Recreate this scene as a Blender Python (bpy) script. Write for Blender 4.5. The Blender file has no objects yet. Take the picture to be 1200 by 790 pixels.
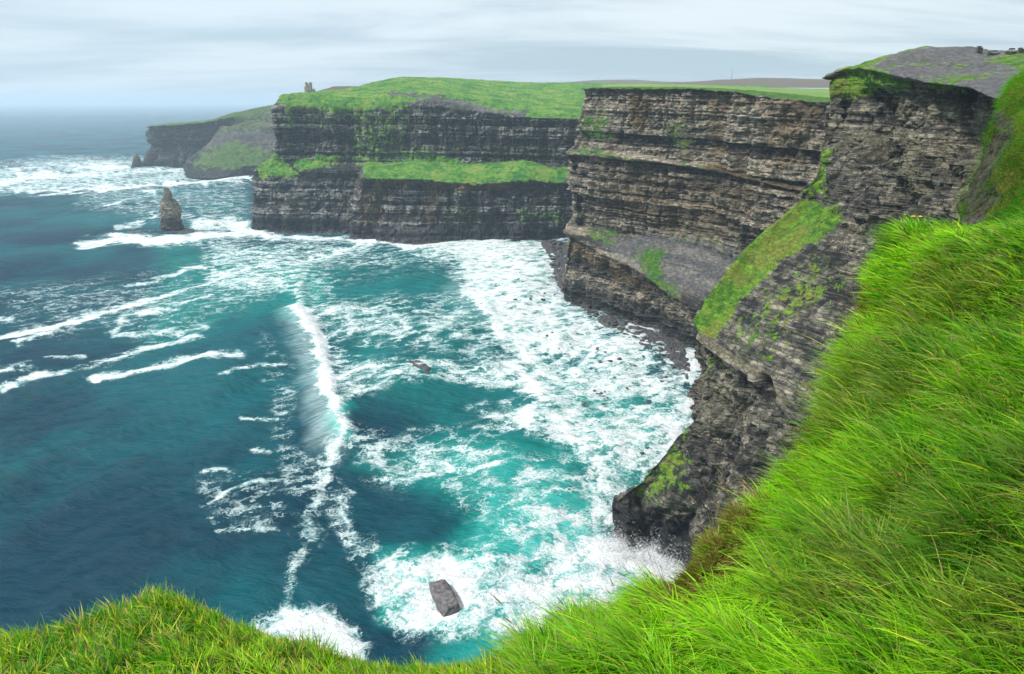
import bpy, bmesh, math, random
import numpy as np
from mathutils import Vector, Matrix

rng = np.random.default_rng(7)
random.seed(7)
scene = bpy.context.scene
COL = scene.collection

# ------------------------------------------------------------------ camera
F = 782.0; CX, CY = 600.0, 395.0; PITCH = math.radians(19.5); H = 180.0
SP, CP = math.sin(PITCH), math.cos(PITCH)
cam_d = bpy.data.cameras.new('camera'); cam = bpy.data.objects.new('camera', cam_d); COL.objects.link(cam)
cam.location = (0, 0, H); cam.rotation_euler = (math.pi / 2 - PITCH, 0, 0)
cam_d.sensor_width = 36; cam_d.lens = 36 * F / 1200; cam_d.clip_start = 0.05; cam_d.clip_end = 90000
scene.camera = cam

def P(px, py, Y):                       # picture position at forward distance Y -> world
    dx = (px - CX) / F; up = (CY - py) / F
    yc = CP + up * SP; zc = -SP + up * CP
    return (Y * dx / yc, Y, H + Y * zc / yc)
def S(px, py, z=0.0):                   # picture position on the plane z
    dx = (px - CX) / F; up = (CY - py) / F
    yc = CP + up * SP; zc = -SP + up * CP
    t = (z - H) / zc
    return (dx * t, yc * t, z)
def proj(p):
    x = p[..., 0]; y = p[..., 1]; z = p[..., 2] - H
    d = y * CP - z * SP; u = y * SP + z * CP
    d = np.where(d < 0.05, 0.05, d)
    return CX + F * x / d, CY - F * u / d

# ------------------------------------------------------------------ noise
TAB = rng.random(65536).astype(np.float32)
def vnoise(x, y, z, seed=0):
    x = np.asarray(x, np.float64); y = np.asarray(y, np.float64); z = np.asarray(z, np.float64)
    x, y, z = np.broadcast_arrays(x, y, z)
    ix = np.floor(x).astype(np.int64); iy = np.floor(y).astype(np.int64); iz = np.floor(z).astype(np.int64)
    fx = (x - ix).astype(np.float32); fy = (y - iy).astype(np.float32); fz = (z - iz).astype(np.float32)
    fx = fx * fx * (3 - 2 * fx); fy = fy * fy * (3 - 2 * fy); fz = fz * fz * (3 - 2 * fz)
    hx0 = ix * 73856093; hx1 = hx0 + 73856093
    hy0 = iy * 19349663; hy1 = hy0 + 19349663
    hz0 = iz * 83492791 + seed * 7919; hz1 = hz0 + 83492791
    def g(a, b, c):
        h = a ^ b ^ c
        return TAB[(h ^ (h >> 13)) & 65535]
    c00 = g(hx0, hy0, hz0) * (1 - fx) + g(hx1, hy0, hz0) * fx
    c10 = g(hx0, hy1, hz0) * (1 - fx) + g(hx1, hy1, hz0) * fx
    c01 = g(hx0, hy0, hz1) * (1 - fx) + g(hx1, hy0, hz1) * fx
    c11 = g(hx0, hy1, hz1) * (1 - fx) + g(hx1, hy1, hz1) * fx
    return (c00 * (1 - fy) + c10 * fy) * (1 - fz) + (c01 * (1 - fy) + c11 * fy) * fz
def fbm(x, y, z, o=4, seed=0, g=0.5):
    s = 0; a = 1.0; t = 0; f = 1.0
    for i in range(o):
        s = s + a * vnoise(x * f + 17.3 * i, y * f - 9.1 * i, z * f + 3.7 * i, seed + i); t += a; a *= g; f *= 2.03
    return s / t
def hash2(i, j, seed=0):
    h = (i.astype(np.int64) * 73856093) ^ (j.astype(np.int64) * 19349663) + seed * 83492791
    return TAB[(h ^ (h >> 13)) & 65535]
def sstep(a, b, x):
    t = np.clip((x - a) / (b - a), 0, 1); return t * t * (3 - 2 * t)

def polydist(px, py, pts):
    """distance to a polyline in picture units"""
    d = np.full(px.shape, 1e9)
    for (x0, y0), (x1, y1) in zip(pts[:-1], pts[1:]):
        dx, dy = x1 - x0, y1 - y0; L = dx * dx + dy * dy + 1e-9
        t = np.clip(((px - x0) * dx + (py - y0) * dy) / L, 0, 1)
        d = np.minimum(d, np.hypot(px - x0 - t * dx, py - y0 - t * dy))
    return d
def poly_mask(px, py, pts, feather):
    inside = np.zeros(px.shape, bool)
    n = len(pts)
    for i in range(n):
        x0, y0 = pts[i]; x1, y1 = pts[(i + 1) % n]
        c = ((y0 > py) != (y1 > py)) & (px < (x1 - x0) * (py - y0) / (y1 - y0 + 1e-12) + x0)
        inside ^= c
    d = polydist(px, py, list(pts) + [pts[0]])
    sd = np.where(inside, d, -d)
    return sstep(-feather, feather, sd)

# ------------------------------------------------------------------ object helpers
def tag(o, label=None, cat=None, group=None, kind=None):
    if label: o['label'] = label
    if cat: o['category'] = cat
    if group: o['group'] = group
    if kind: o['kind'] = kind
    return o
def make_mesh(name, V, Fq, mat, smooth=True, attrs=None, parent=None, nside=4):
    V = np.ascontiguousarray(V, np.float32).reshape(-1, 3); Fq = np.ascontiguousarray(Fq, np.int32).reshape(-1, nside)
    me = bpy.data.meshes.new(name)
    me.vertices.add(len(V)); me.vertices.foreach_set('co', V.ravel())
    me.loops.add(Fq.size); me.loops.foreach_set('vertex_index', Fq.ravel())
    me.polygons.add(len(Fq)); me.polygons.foreach_set('loop_start', np.arange(0, Fq.size, nside, dtype=np.int32))
    me.update(calc_edges=True)
    me.polygons.foreach_set('use_smooth', np.full(len(Fq), smooth, bool))
    for k, a in (attrs or {}).items():
        a = np.asarray(a, np.float32)
        if a.ndim == 2:
            at = me.attributes.new(k, 'FLOAT_COLOR', 'POINT')
            c = np.ones((len(V), 4), np.float32); c[:, :3] = a
            at.data.foreach_set('color', c.ravel())
        else:
            at = me.attributes.new(k, 'FLOAT', 'POINT'); at.data.foreach_set('value', a.ravel())
    me.materials.append(mat)
    o = bpy.data.objects.new(name, me); COL.objects.link(o)
    if parent: o.parent = parent
    return o
def grid_faces(nu, nv):
    i = np.arange(nu - 1)[:, None] * nv + np.arange(nv - 1)[None, :]
    return np.stack([i, i + nv, i + nv + 1, i + 1], -1).reshape(-1, 4)

# ------------------------------------------------------------------ lofting
def hermite(A, s):
    """monotone cubic interpolation of A along axis 0 at positions s"""
    n = len(A); D = A[1:] - A[:-1]
    m = np.zeros_like(A)
    if n > 2:
        a, b = D[:-1], D[1:]
        m[1:-1] = np.where(a * b > 0, 2 * a * b / (a + b + 1e-12 * np.sign(a + b) + 1e-15), 0)
    m[0] = D[0]; m[-1] = D[-1]
    i = np.clip(np.floor(s).astype(int), 0, n - 2); t = (s - i).reshape(-1, *([1] * (A.ndim - 1)))
    t2, t3 = t * t, t * t * t
    return (2 * t3 - 3 * t2 + 1) * A[i] + (t3 - 2 * t2 + t) * m[i] + (-2 * t3 + 3 * t2) * A[i + 1] + (t3 - t2) * m[i + 1]
def counts(G, step, mn=3, mx=900):
    px, py = proj(G)
    px = np.clip(px, -120, 1320); py = np.clip(py, -60, 860)
    l = np.hypot(np.diff(px, axis=0), np.diff(py, axis=0))
    l = l.max(axis=1)
    return np.clip(np.ceil(l / step), mn, mx).astype(int)
def samples(c):
    return np.concatenate([[0.0]] + [i + (np.arange(k) + 1) / k for i, k in enumerate(c)])
def loft(ribs, step=1.1, mn=3):
    G = np.array(ribs, float)                       # ribs x levels x 3
    su = samples(counts(G, step, mn)); sv = samples(counts(G.transpose(1, 0, 2), step, mn))
    A = hermite(G, su); B = hermite(A.transpose(1, 0, 2), sv).transpose(1, 0, 2)
    return B, su, sv
def normals(B):
    du = np.gradient(B, axis=0); dv = np.gradient(B, axis=1)
    n = np.cross(du, dv); n /= np.linalg.norm(n, axis=-1, keepdims=True) + 1e-12
    return n
def shift(rib, dx, dy, dz=0):
    return [(a + dx, b + dy, c + dz) for a, b, c in rib]

def bed_profile(z, seed):
    """stepped bedding: value 0..1 per bed, with sharp changes at bed joints"""
    def lay(t, s):
        i = np.floor(t); f = t - i
        a = hash2(i, i * 0 + s, seed); b = hash2(i + 1, i * 0 + s, seed)
        return a + (b - a) * sstep(0.72, 1.0, f)
    return lay(z, 1)

def rockify(B, amp=1.0, bw=7.0, bh=3.2, seed=1, dip=(0.01, 0.0), big=4.0, soft=None, bedk=1.0, jag=1.0):
    """push the face in and out: beds, joints, blocks, buttresses. returns new grid and tone"""
    n = normals(B)
    # orient the normals to the camera side
    toc = np.array([0, 0, H]) - B
    sgn = np.sign((n * toc).sum(-1).mean()); n = n * sgn
    x, y, z = B[..., 0], B[..., 1], B[..., 2]
    along = np.concatenate([[0], np.cumsum(np.linalg.norm(np.diff(B[:, B.shape[1] // 2], axis=0)[:, :2], axis=1))])[:, None] + 0 * z
    steep = sstep(0.25, 0.75, 1 - np.abs(n[..., 2]))
    warp = 3.0 * (fbm(x / 60, y / 60, z / 90, 3, seed + 50) - .5)
    zz = z + dip[0] * x + dip[1] * y + warp
    b1 = bed_profile(zz / (bh * 3.1), seed); b2 = bed_profile(zz / bh, seed + 1); b3 = bed_profile(zz / (bh * .36), seed + 2)
    lat = fbm(x / 28, y / 28, z / 9, 3, seed + 9)
    row = np.floor(zz / bh)
    off = hash2(row, row * 0, seed + 5) * 40
    aw = along + 2.5 * fbm(x / 9, y / 9, z / 9, 2, seed + 77)
    blk = hash2(np.floor((aw + off) / bw), row, seed + 3)
    row2 = np.floor(zz / (bh * .45)); off2 = hash2(row2, row2 * 0, seed + 6) * 40
    blk2 = hash2(np.floor((aw + off2) / (bw * .42)), row2, seed + 4)
    but = 1 - np.abs(2 * fbm(x / 34, y / 34, z / 130, 3, seed + 20) - 1)
    but = sstep(.55, 1.0, but)
    but2 = 1 - np.abs(2 * fbm(x / 9, y / 9, z / 45, 3, seed + 21) - 1)
    mid = fbm(x / 11, y / 11, z / 8, 4, seed + 30) - .5
    fine = fbm(x / 2.6, y / 2.6, z / 1.8, 3, seed + 31) - .5
    tq = fbm(x / (bw * 2.2), y / (bw * 2.2), z / (bh * 4.5), 3, seed + 60) * 9
    ter = np.floor(tq) + sstep(.7, 1.0, tq - np.floor(tq))
    tq2 = fbm(x / (bw * .8), y / (bw * .8), z / (bh * 1.6), 2, seed + 64) * 6
    ter2 = np.floor(tq2) + sstep(.75, 1.0, tq2 - np.floor(tq2))
    d = amp * (bedk * (1.8 * (b1 - .5) + 1.9 * (b2 - .5) * (0.3 + lat) + 1.1 * (b3 - .5) * (.3 + lat))
               + 2.0 * (blk - .5) * sstep(.35, .6, lat) + 1.2 * (blk2 - .5)
               + jag * (1.5 * (ter - 4.5) + .9 * (ter2 - 3))
               - big * but - 2.6 * sstep(.78, 1.0, but2) + 4.0 * mid + 2.0 * fine)
    w = steep if soft is None else steep * (1 - .8 * soft)
    flat = (2.0 * (fbm(x / 30, y / 30, z / 30, 4, seed + 40) - .5) + 2.4 * (fbm(x / 5, y / 5, z / 5, 3, seed + 41) - .5)) * amp
    hn = n.copy(); hn[..., 2] *= .25
    out = B + hn * (d * w)[..., None] + n * (flat * (1 - w))[..., None]
    tone = np.clip(.5 + bedk * (.5 * (b2 - .5) + .25 * (b3 - .5) + .25 * (b1 - .5)) * (.55 + 1.0 * sstep(.35, .65, lat)) + .3 * (blk2 - .5) + .3 * (blk - .5) + .5 * (lat - .5), 0, 1)
    return out, tone, n

# ------------------------------------------------------------------ materials
def new_mat(name):
    m = bpy.data.materials.new(name); m.use_nodes = True
    nt = m.node_tree; nt.nodes.clear()
    return m, nt
class NT:
    def __init__(s, nt): s.nt = nt
    def n(s, typ, **kw):
        nd = s.nt.nodes.new(typ)
        for k, v in kw.items():
            if k.startswith('i_'):
                nd.inputs[k[2:].replace('_', ' ')].default_value = v
            else: setattr(nd, k, v)
        return nd
    def lk(s, a, b): s.nt.links.new(a, b)
    def _set(s, sock, v):
        if isinstance(v, bpy.types.NodeSocket): s.lk(v, sock)
        elif isinstance(v, (tuple, list)) and sock.type == 'RGBA': sock.default_value = (*v[:3], 1)
        else: sock.default_value = v
    def math(s, op, a, b=0.0, c=None, clamp=False):
        m = s.n('ShaderNodeMath', operation=op); m.use_clamp = clamp
        s._set(m.inputs[0], a); s._set(m.inputs[1], b)
        if c is not None: s._set(m.inputs[2], c)
        return m.outputs[0]
    def ramp(s, v, a, b):                        # smooth 0..1 between a and b
        m = s.n('ShaderNodeMapRange'); m.interpolation_type = 'SMOOTHSTEP'; m.clamp = True
        s._set(m.inputs['Value'], v); s._set(m.inputs['From Min'], a); s._set(m.inputs['From Max'], b)
        return m.outputs['Result']
    def mix(s, f, a, b, mode='MIX'):
        m = s.n('ShaderNodeMix'); m.data_type = 'RGBA'; m.blend_type = mode
        s._set(m.inputs[0], f); s._set(m.inputs[6], a); s._set(m.inputs[7], b)
        return m.outputs[2]
    def attr(s, name):
        a = s.n('ShaderNodeAttribute'); a.attribute_name = name; return a
    def pos(s, sc=(1, 1, 1), off=(0, 0, 0)):
        g = s.n('ShaderNodeNewGeometry') if not hasattr(s, 'g') else s.g
        s.g = g
        m = s.n('ShaderNodeMapping'); s.lk(g.outputs['Position'], m.inputs['Vector'])
        m.inputs['Scale'].default_value = sc; m.inputs['Location'].default_value = off
        return m.outputs[0]
    def noise(s, v, scale=1.0, detail=4, rough=.55, dist=0.0):
        t = s.n('ShaderNodeTexNoise'); s.lk(v, t.inputs['Vector'])
        t.inputs['Scale'].default_value = scale; t.inputs['Detail'].default_value = detail
        t.inputs['Roughness'].default_value = rough; t.inputs['Distortion'].default_value = dist
        return t.outputs['Fac']
    def bump(s, h, strength=.5, dist=1.0, normal=None):
        b = s.n('ShaderNodeBump'); s.lk(h, b.inputs['Height'])
        b.inputs['Strength'].default_value = strength; b.inputs['Distance'].default_value = dist
        if normal is not None: s.lk(normal, b.inputs['Normal'])
        return b.outputs[0]
    def bsdf(s, col, rough=.8, normal=None, spec=.5, **kw):
        b = s.n('ShaderNodeBsdfPrincipled'); s._set(b.inputs['Base Color'], col); s._set(b.inputs['Roughness'], rough)
        b.inputs['Specular IOR Level'].default_value = spec
        if normal is not None: s.lk(normal, b.inputs['Normal'])
        for k, v in kw.items(): b.inputs[k.replace('_', ' ')].default_value = v
        return b.outputs[0]
    def out(s, sh):
        o = s.n('ShaderNodeOutputMaterial'); s.lk(sh, o.inputs['Surface'])

def rock_material(name, dark=(.018, .021, .024), mid=(.075, .08, .08), pale=(.27, .26, .22), ochre=(.26, .17, .07),
                  g1=(.035, .16, .012), g2=(.10, .22, .02), g3=(.16, .17, .045), sc=1.0, orange=.3, moss=.5):
    m, nt = new_mat(name); s = NT(nt)
    bed = s.attr('bed').outputs['Fac']; grass = s.attr('grass').outputs['Fac']
    och = s.attr('ochre').outputs['Fac']; scr = s.attr('scree').outputs['Fac']
    strat = s.noise(s.pos((.02 * sc, .02 * sc, .55 * sc)), 1, 5, .65, .3)
    strat2 = s.noise(s.pos((.028 * sc, .028 * sc, 1.15 * sc)), 1, 4, .62, .2)
    streak = s.noise(s.pos((.22 * sc, .22 * sc, .018 * sc)), 1, 4, .6)
    vcr = s.ramp(s.math('ABSOLUTE', s.math('SUBTRACT', s.noise(s.pos((.11 * sc, .11 * sc, .012 * sc), (4, 2, 8)), 1, 5, .6), .5)), .0, .022)
    patch = s.noise(s.pos((.05 * sc,) * 3), 1, 5, .6)
    fine = s.noise(s.pos((.9 * sc, .9 * sc, 1.3 * sc)), 1, 5, .7)
    def cells(v, feat):
        vo = s.n('ShaderNodeTexVoronoi', feature=feat); s.lk(v, vo.inputs['Vector']); vo.inputs['Scale'].default_value = 1; return vo
    wv = s.n('ShaderNodeVectorMath', operation='MULTIPLY_ADD')
    wn_ = s.n('ShaderNodeTexNoise'); s.lk(s.pos((.25 * sc,) * 3), wn_.inputs['Vector']); wn_.inputs['Detail'].default_value = 3
    s.lk(wn_.outputs['Color'], wv.inputs[0]); wv.inputs[1].default_value = (1.3, 1.3, .7); s.lk(s.pos((.17 * sc, .17 * sc, .42 * sc)), wv.inputs[2])
    ck = s.ramp(cells(wv.outputs[0], 'DISTANCE_TO_EDGE').outputs['Distance'], .0, .09)
    cc_ = s.n('ShaderNodeSeparateColor'); s.lk(cells(wv.outputs[0], 'F1').outputs['Color'], cc_.inputs[0])
    t = s.math('ADD', s.math('MULTIPLY', bed, .62), s.math('MULTIPLY', strat, .42))
    t = s.math('ADD', t, s.math('MULTIPLY', s.math('SUBTRACT', cc_.outputs[0], .5), .26))
    t = s.math('ADD', t, s.math('MULTIPLY', s.math('SUBTRACT', patch, .5), .7))
    t = s.math('ADD', t, s.math('MULTIPLY', s.math('SUBTRACT', strat2, .5), .95))
    t = s.math('ADD', t, s.math('MULTIPLY', s.math('SUBTRACT', fine, .5), .42))
    t = s.math('ADD', t, s.math('MULTIPLY', s.math('SUBTRACT', streak, .5), .35))
    c = s.mix(s.ramp(t, .28, .56), dark, mid)
    c = s.mix(s.ramp(t, .56, .80), c, pale)
    # iron staining and the paler weathered walls
    c = s.mix(s.math('MULTIPLY', s.ramp(patch, .52, .68), orange), c, (.20, .12, .055))
    oc = s.mix(s.ramp(fine, .35, .65), ochre, tuple(v * .45 for v in ochre))
    c = s.mix(s.math('MULTIPLY', och, s.ramp(s.math('ADD', fine, s.math('MULTIPLY', bed, .3)), .38, .62)), c, oc)
    # scree
    sn = s.noise(s.pos((.6 * sc,) * 3), 1, 6, .75)
    scol = s.mix(s.ramp(sn, .3, .7), (.07, .075, .082), (.20, .205, .215)); scol = s.mix(s.math('MULTIPLY', s.ramp(strat2, .48, .66), .4), scol, (.19, .15, .10))
    c = s.mix(scr, c, scol)
    # moss and turf
    gn = s.noise(s.pos((.16 * sc,) * 3), 1, 7, .72)
    gn2 = s.noise(s.pos((.035 * sc,) * 3), 1, 4, .6)
    gf = s.ramp(s.math('ADD', grass, s.math('MULTIPLY', s.math('SUBTRACT', gn, .5), 2.8)), .47, .66)
    gf = s.math('MULTIPLY', gf, s.ramp(grass, .02, .12))
    gc = s.mix(s.ramp(s.math('ADD', s.math('MULTIPLY', gn, .6), s.math('MULTIPLY', gn2, .4)), .40, .60), g1, g2)
    gc = s.mix(s.math('MULTIPLY', s.ramp(gn2, .5, .68), .7), gc, g3)
    gc = s.mix(s.math('MULTIPLY', s.ramp(fine, .48, .62), .7), gc, tuple(v * .6 for v in g1))
    # thin olive film of algae on some rock
    c = s.mix(s.math('MULTIPLY', s.ramp(s.noise(s.pos((.03 * sc, .03 * sc, .05 * sc), (5, 9, 2)), 1, 5, .6), .5, .68), moss * .6), c, (.05, .065, .02))
    # wet tide zone
    sep = s.n('ShaderNodeSeparateXYZ'); s.lk(s.g.outputs['Position'], sep.inputs[0])
    wn = s.math('ADD', sep.outputs['Z'], s.math('MULTIPLY', streak, -22.0))
    wet = s.ramp(wn, 16.0, 2.0)
    c = s.mix(s.math('MULTIPLY', wet, .8), c, (.022, .028, .032))
    tide = s.math('MULTIPLY', s.ramp(sep.outputs['Z'], 4.0, 1.5), .75)
    c = s.mix(tide, c, (.13, .105, .10))
    c = s.mix(gf, c, gc)
    c = s.mix(s.math('MULTIPLY', s.math('SUBTRACT', 1.0, ck), s.math('MULTIPLY', s.math('SUBTRACT', .6, s.math('MULTIPLY', gf, .6)), s.math('SUBTRACT', 1.0, scr))), c, (.01, .011, .012))
    c = s.mix(s.math('MULTIPLY', s.math('SUBTRACT', 1.0, vcr), s.math('MULTIPLY', s.math('SUBTRACT', .6, s.math('MULTIPLY', gf, .6)), s.math('SUBTRACT', 1.0, scr))), c, (.012, .013, .014))
    h = s.math('ADD', s.math('MULTIPLY', fine, 1.3), s.math('MULTIPLY', strat2, .8))
    h = s.math('ADD', h, s.math('MULTIPLY', ck, .5))
    h = s.math('ADD', h, s.math('MULTIPLY', gn, .8))
    nb = s.bump(h, .9, 1.6 / sc)
    rough = s.mix(wet, (.85,) * 3, (.45,) * 3)
    s.out(s.bsdf(c, rough, nb, .3))
    return m

def simple_mat(name, c1, c2, scale, rough=.9, bump=.4, bd=.05, spec=.2, detail=6):
    m, nt = new_mat(name); s = NT(nt)
    n1 = s.noise(s.pos((scale,) * 3), 1, detail, .65)
    c = s.mix(s.ramp(n1, .32, .68), c1, c2)
    s.out(s.bsdf(c, rough, s.bump(n1, bump, bd), spec))
    return m

M_A = rock_material('far_cliff_rock', g1=(.025, .17, .02), g2=(.20, .42, .03), g3=(.30, .33, .09), dark=(.012, .016, .018), mid=(.065, .07, .07), pale=(.34, .335, .31), orange=.12, moss=.6)
M_C = rock_material('banded_cliff_rock', dark=(.030, .031, .031), mid=(.17, .148, .115), pale=(.44, .39, .30), orange=.4, moss=.3, sc=1.1)
M_D = rock_material('near_cliff_rock', ochre=(.34, .31, .21), dark=(.026, .028, .030), mid=(.15, .142, .118), pale=(.42, .385, .29), orange=.12, moss=.5, sc=1.7,
                    g1=(.035, .14, .008), g2=(.19, .38, .02), g3=(.24, .21, .05))
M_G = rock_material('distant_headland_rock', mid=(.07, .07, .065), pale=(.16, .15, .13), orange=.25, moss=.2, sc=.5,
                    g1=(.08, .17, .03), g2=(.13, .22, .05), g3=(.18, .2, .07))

# ------------------------------------------------------------------ water
def sea_material():
    m, nt = new_mat('sea_water'); s = NT(nt)
    foam = s.attr('foam').outputs['Fac']; turq = s.attr('turq').outputs['Fac']; veil = s.attr('veil').outputs['Fac']
    # lacy foam web
    w1 = s.n('ShaderNodeTexNoise'); s.lk(s.pos((.05, .05, .0)), w1.inputs['Vector']); w1.inputs['Detail'].default_value = 3
    vadd = s.n('ShaderNodeVectorMath', operation='MULTIPLY_ADD'); s.lk(w1.outputs['Color'], vadd.inputs[0])
    vadd.inputs[1].default_value = (15, 15, 0); s.lk(s.pos((1, 1, 0)), vadd.inputs[2])
    wp = vadd.outputs[0]
    def ridge(sc, det=2, off=0):
        m0 = s.n('ShaderNodeMapping'); s.lk(wp, m0.inputs[0]); m0.inputs['Rotation'].default_value = (0, 0, -.5)
        mp = s.n('ShaderNodeMapping'); s.lk(m0.outputs[0], mp.inputs[0]); mp.inputs['Scale'].default_value = (sc * .75, sc * 1.3, 1); mp.inputs['Location'].default_value = (off, off, off)
        nn = s.noise(mp.outputs[0], 1, det, .6)
        a = s.math('ABSOLUTE', s.math('SUBTRACT', nn, .5))
        return s.math('SUBTRACT', 1.0, s.math('MULTIPLY', a, 8.0), clamp=True)
    r1 = ridge(.042, 5); r3 = ridge(.36, 3, 3.)
    def web(sc, w):
        m0 = s.n('ShaderNodeMapping'); s.lk(wq, m0.inputs[0]); m0.inputs['Rotation'].default_value = (0, 0, -.45)
        mp = s.n('ShaderNodeMapping'); s.lk(m0.outputs[0], mp.inputs[0]); mp.inputs['Scale'].default_value = (sc * .7, sc * 1.35, 1)
        vo = s.n('ShaderNodeTexVoronoi', feature='DISTANCE_TO_EDGE'); vo.voronoi_dimensions = '2D'; s.lk(mp.outputs[0], vo.inputs['Vector']); vo.inputs['Scale'].default_value = 1
        return s.ramp(vo.outputs['Distance'], w, .0)
    w2_ = s.n('ShaderNodeTexNoise'); s.lk(s.pos((.16, .16, 0)), w2_.inputs['Vector']); w2_.inputs['Detail'].default_value = 4
    va2 = s.n('ShaderNodeVectorMath', operation='MULTIPLY_ADD'); s.lk(w2_.outputs['Color'], va2.inputs[0]); va2.inputs[1].default_value = (6.5, 6.5, 0); s.lk(wp, va2.inputs[2]); wq = va2.outputs[0]
    r2 = s.math('MAXIMUM', web(.075, .30), s.math('MULTIPLY', web(.19, .32), .75))
    blot = s.noise(s.pos((.035, .028, 0), (3, 1, 0)), 1, 6, .6)
    fin = s.noise(s.pos((.5, .42, 0)), 1, 5, .7)
    L = s.math('ADD', s.math('MULTIPLY', r1, .38), s.math('MULTIPLY', r2, .34))
    L = s.math('ADD', L, s.math('MULTIPLY', r3, .17))
    L = s.math('ADD', L, s.math('MULTIPLY', blot, .30))
    L = s.math('ADD', L, s.math('MULTIPLY', s.math('SUBTRACT', fin, .5), .30))
    v = s.math('ADD', s.math('MULTIPLY', foam, .80), s.math('MULTIPLY', L, 1.4))
    ff = s.ramp(v, 1.03, 1.60)
    ff = s.math('MULTIPLY', ff, s.ramp(foam, .0, .12))
    # body colour
    big = s.noise(s.pos((.006, .006, 0)), 1, 4, .55)
    medn = s.noise(s.pos((.05, .012, 0)), 1, 4, .6)
    deep = s.mix(s.ramp(big, .38, .62), (.0003, .032, .055), (.0005, .085, .104))
    tv = s.math('ADD', turq, s.math('MULTIPLY', s.math('SUBTRACT', medn, .5), .35))
    col = s.mix(s.ramp(tv, .08, .6), deep, (.002, .17, .155))
    col = s.mix(s.ramp(tv, .5, 1.05), col, (.04, .38, .34))
    vs = s.noise(s.pos((.09, .8, 0)), 1, 3, .6)
    def rp_(rot, sc_):
        a_ = s.n('ShaderNodeMapping'); s.lk(s.pos((1, 1, 0)), a_.inputs[0]); a_.inputs['Rotation'].default_value = (0, 0, rot)
        b_ = s.n('ShaderNodeMapping'); s.lk(a_.outputs[0], b_.inputs[0]); b_.inputs['Scale'].default_value = sc_; return b_.outputs[0]
    vs = s.noise(rp_(-.65, (.035, .30, 1)), 1, 6, .65, .3)
    vf = s.math('MULTIPLY', veil, s.ramp(vs, .2, .62))
    col = s.mix(s.math('MULTIPLY', vf, .5), col, (.48, .66, .66))
    # thin aerated water round the foam
    col = s.mix(s.math('MULTIPLY', s.ramp(v, .82, 1.35), s.math('MULTIPLY', s.ramp(foam, .1, .8), .5)), col, (.30, .58, .55))
    # ripples
    rp = s.noise(rp_(-.15, (.11, .34, 1)), 1, 7, .66, .4)
    rp2 = s.noise(rp_(.35, (.03, .085, 1)), 1, 4, .55)
    hh = s.math('ADD', s.math('MULTIPLY', rp, 1.0), s.math('MULTIPLY', rp2, 3.5))
    nb = s.bump(hh, 1.0, 1.6)
    dfw = s.n('ShaderNodeBsdfDiffuse'); s.lk(col, dfw.inputs['Color']); s.lk(nb, dfw.inputs['Normal'])
    glw = s.n('ShaderNodeBsdfGlossy'); glw.inputs['Roughness'].default_value = .16; s.lk(nb, glw.inputs['Normal'])
    frn = s.n('ShaderNodeFresnel'); frn.inputs['IOR'].default_value = 1.33; s.lk(nb, frn.inputs['Normal'])
    wmx = s.n('ShaderNodeMixShader'); s.lk(s.math('MULTIPLY', frn.outputs[0], .36, clamp=True), wmx.inputs[0]); s.lk(dfw.outputs[0], wmx.inputs[1]); s.lk(glw.outputs[0], wmx.inputs[2])
    water = wmx.outputs[0]
    fb = s.bump(s.math('ADD', v, fin), .6, 1.2, nb)
    fcol = s.mix(s.ramp(v, 1.2, 1.8), (.44, .60, .60), (.70, .73, .74))
    fo = s.bsdf(fcol, .9, fb, .1)
    mx = s.n('ShaderNodeMixShader'); s.lk(ff, mx.inputs[0]); s.lk(water, mx.inputs[1]); s.lk(fo, mx.inputs[2])
    s.out(mx.outputs[0])
    return m

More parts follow.
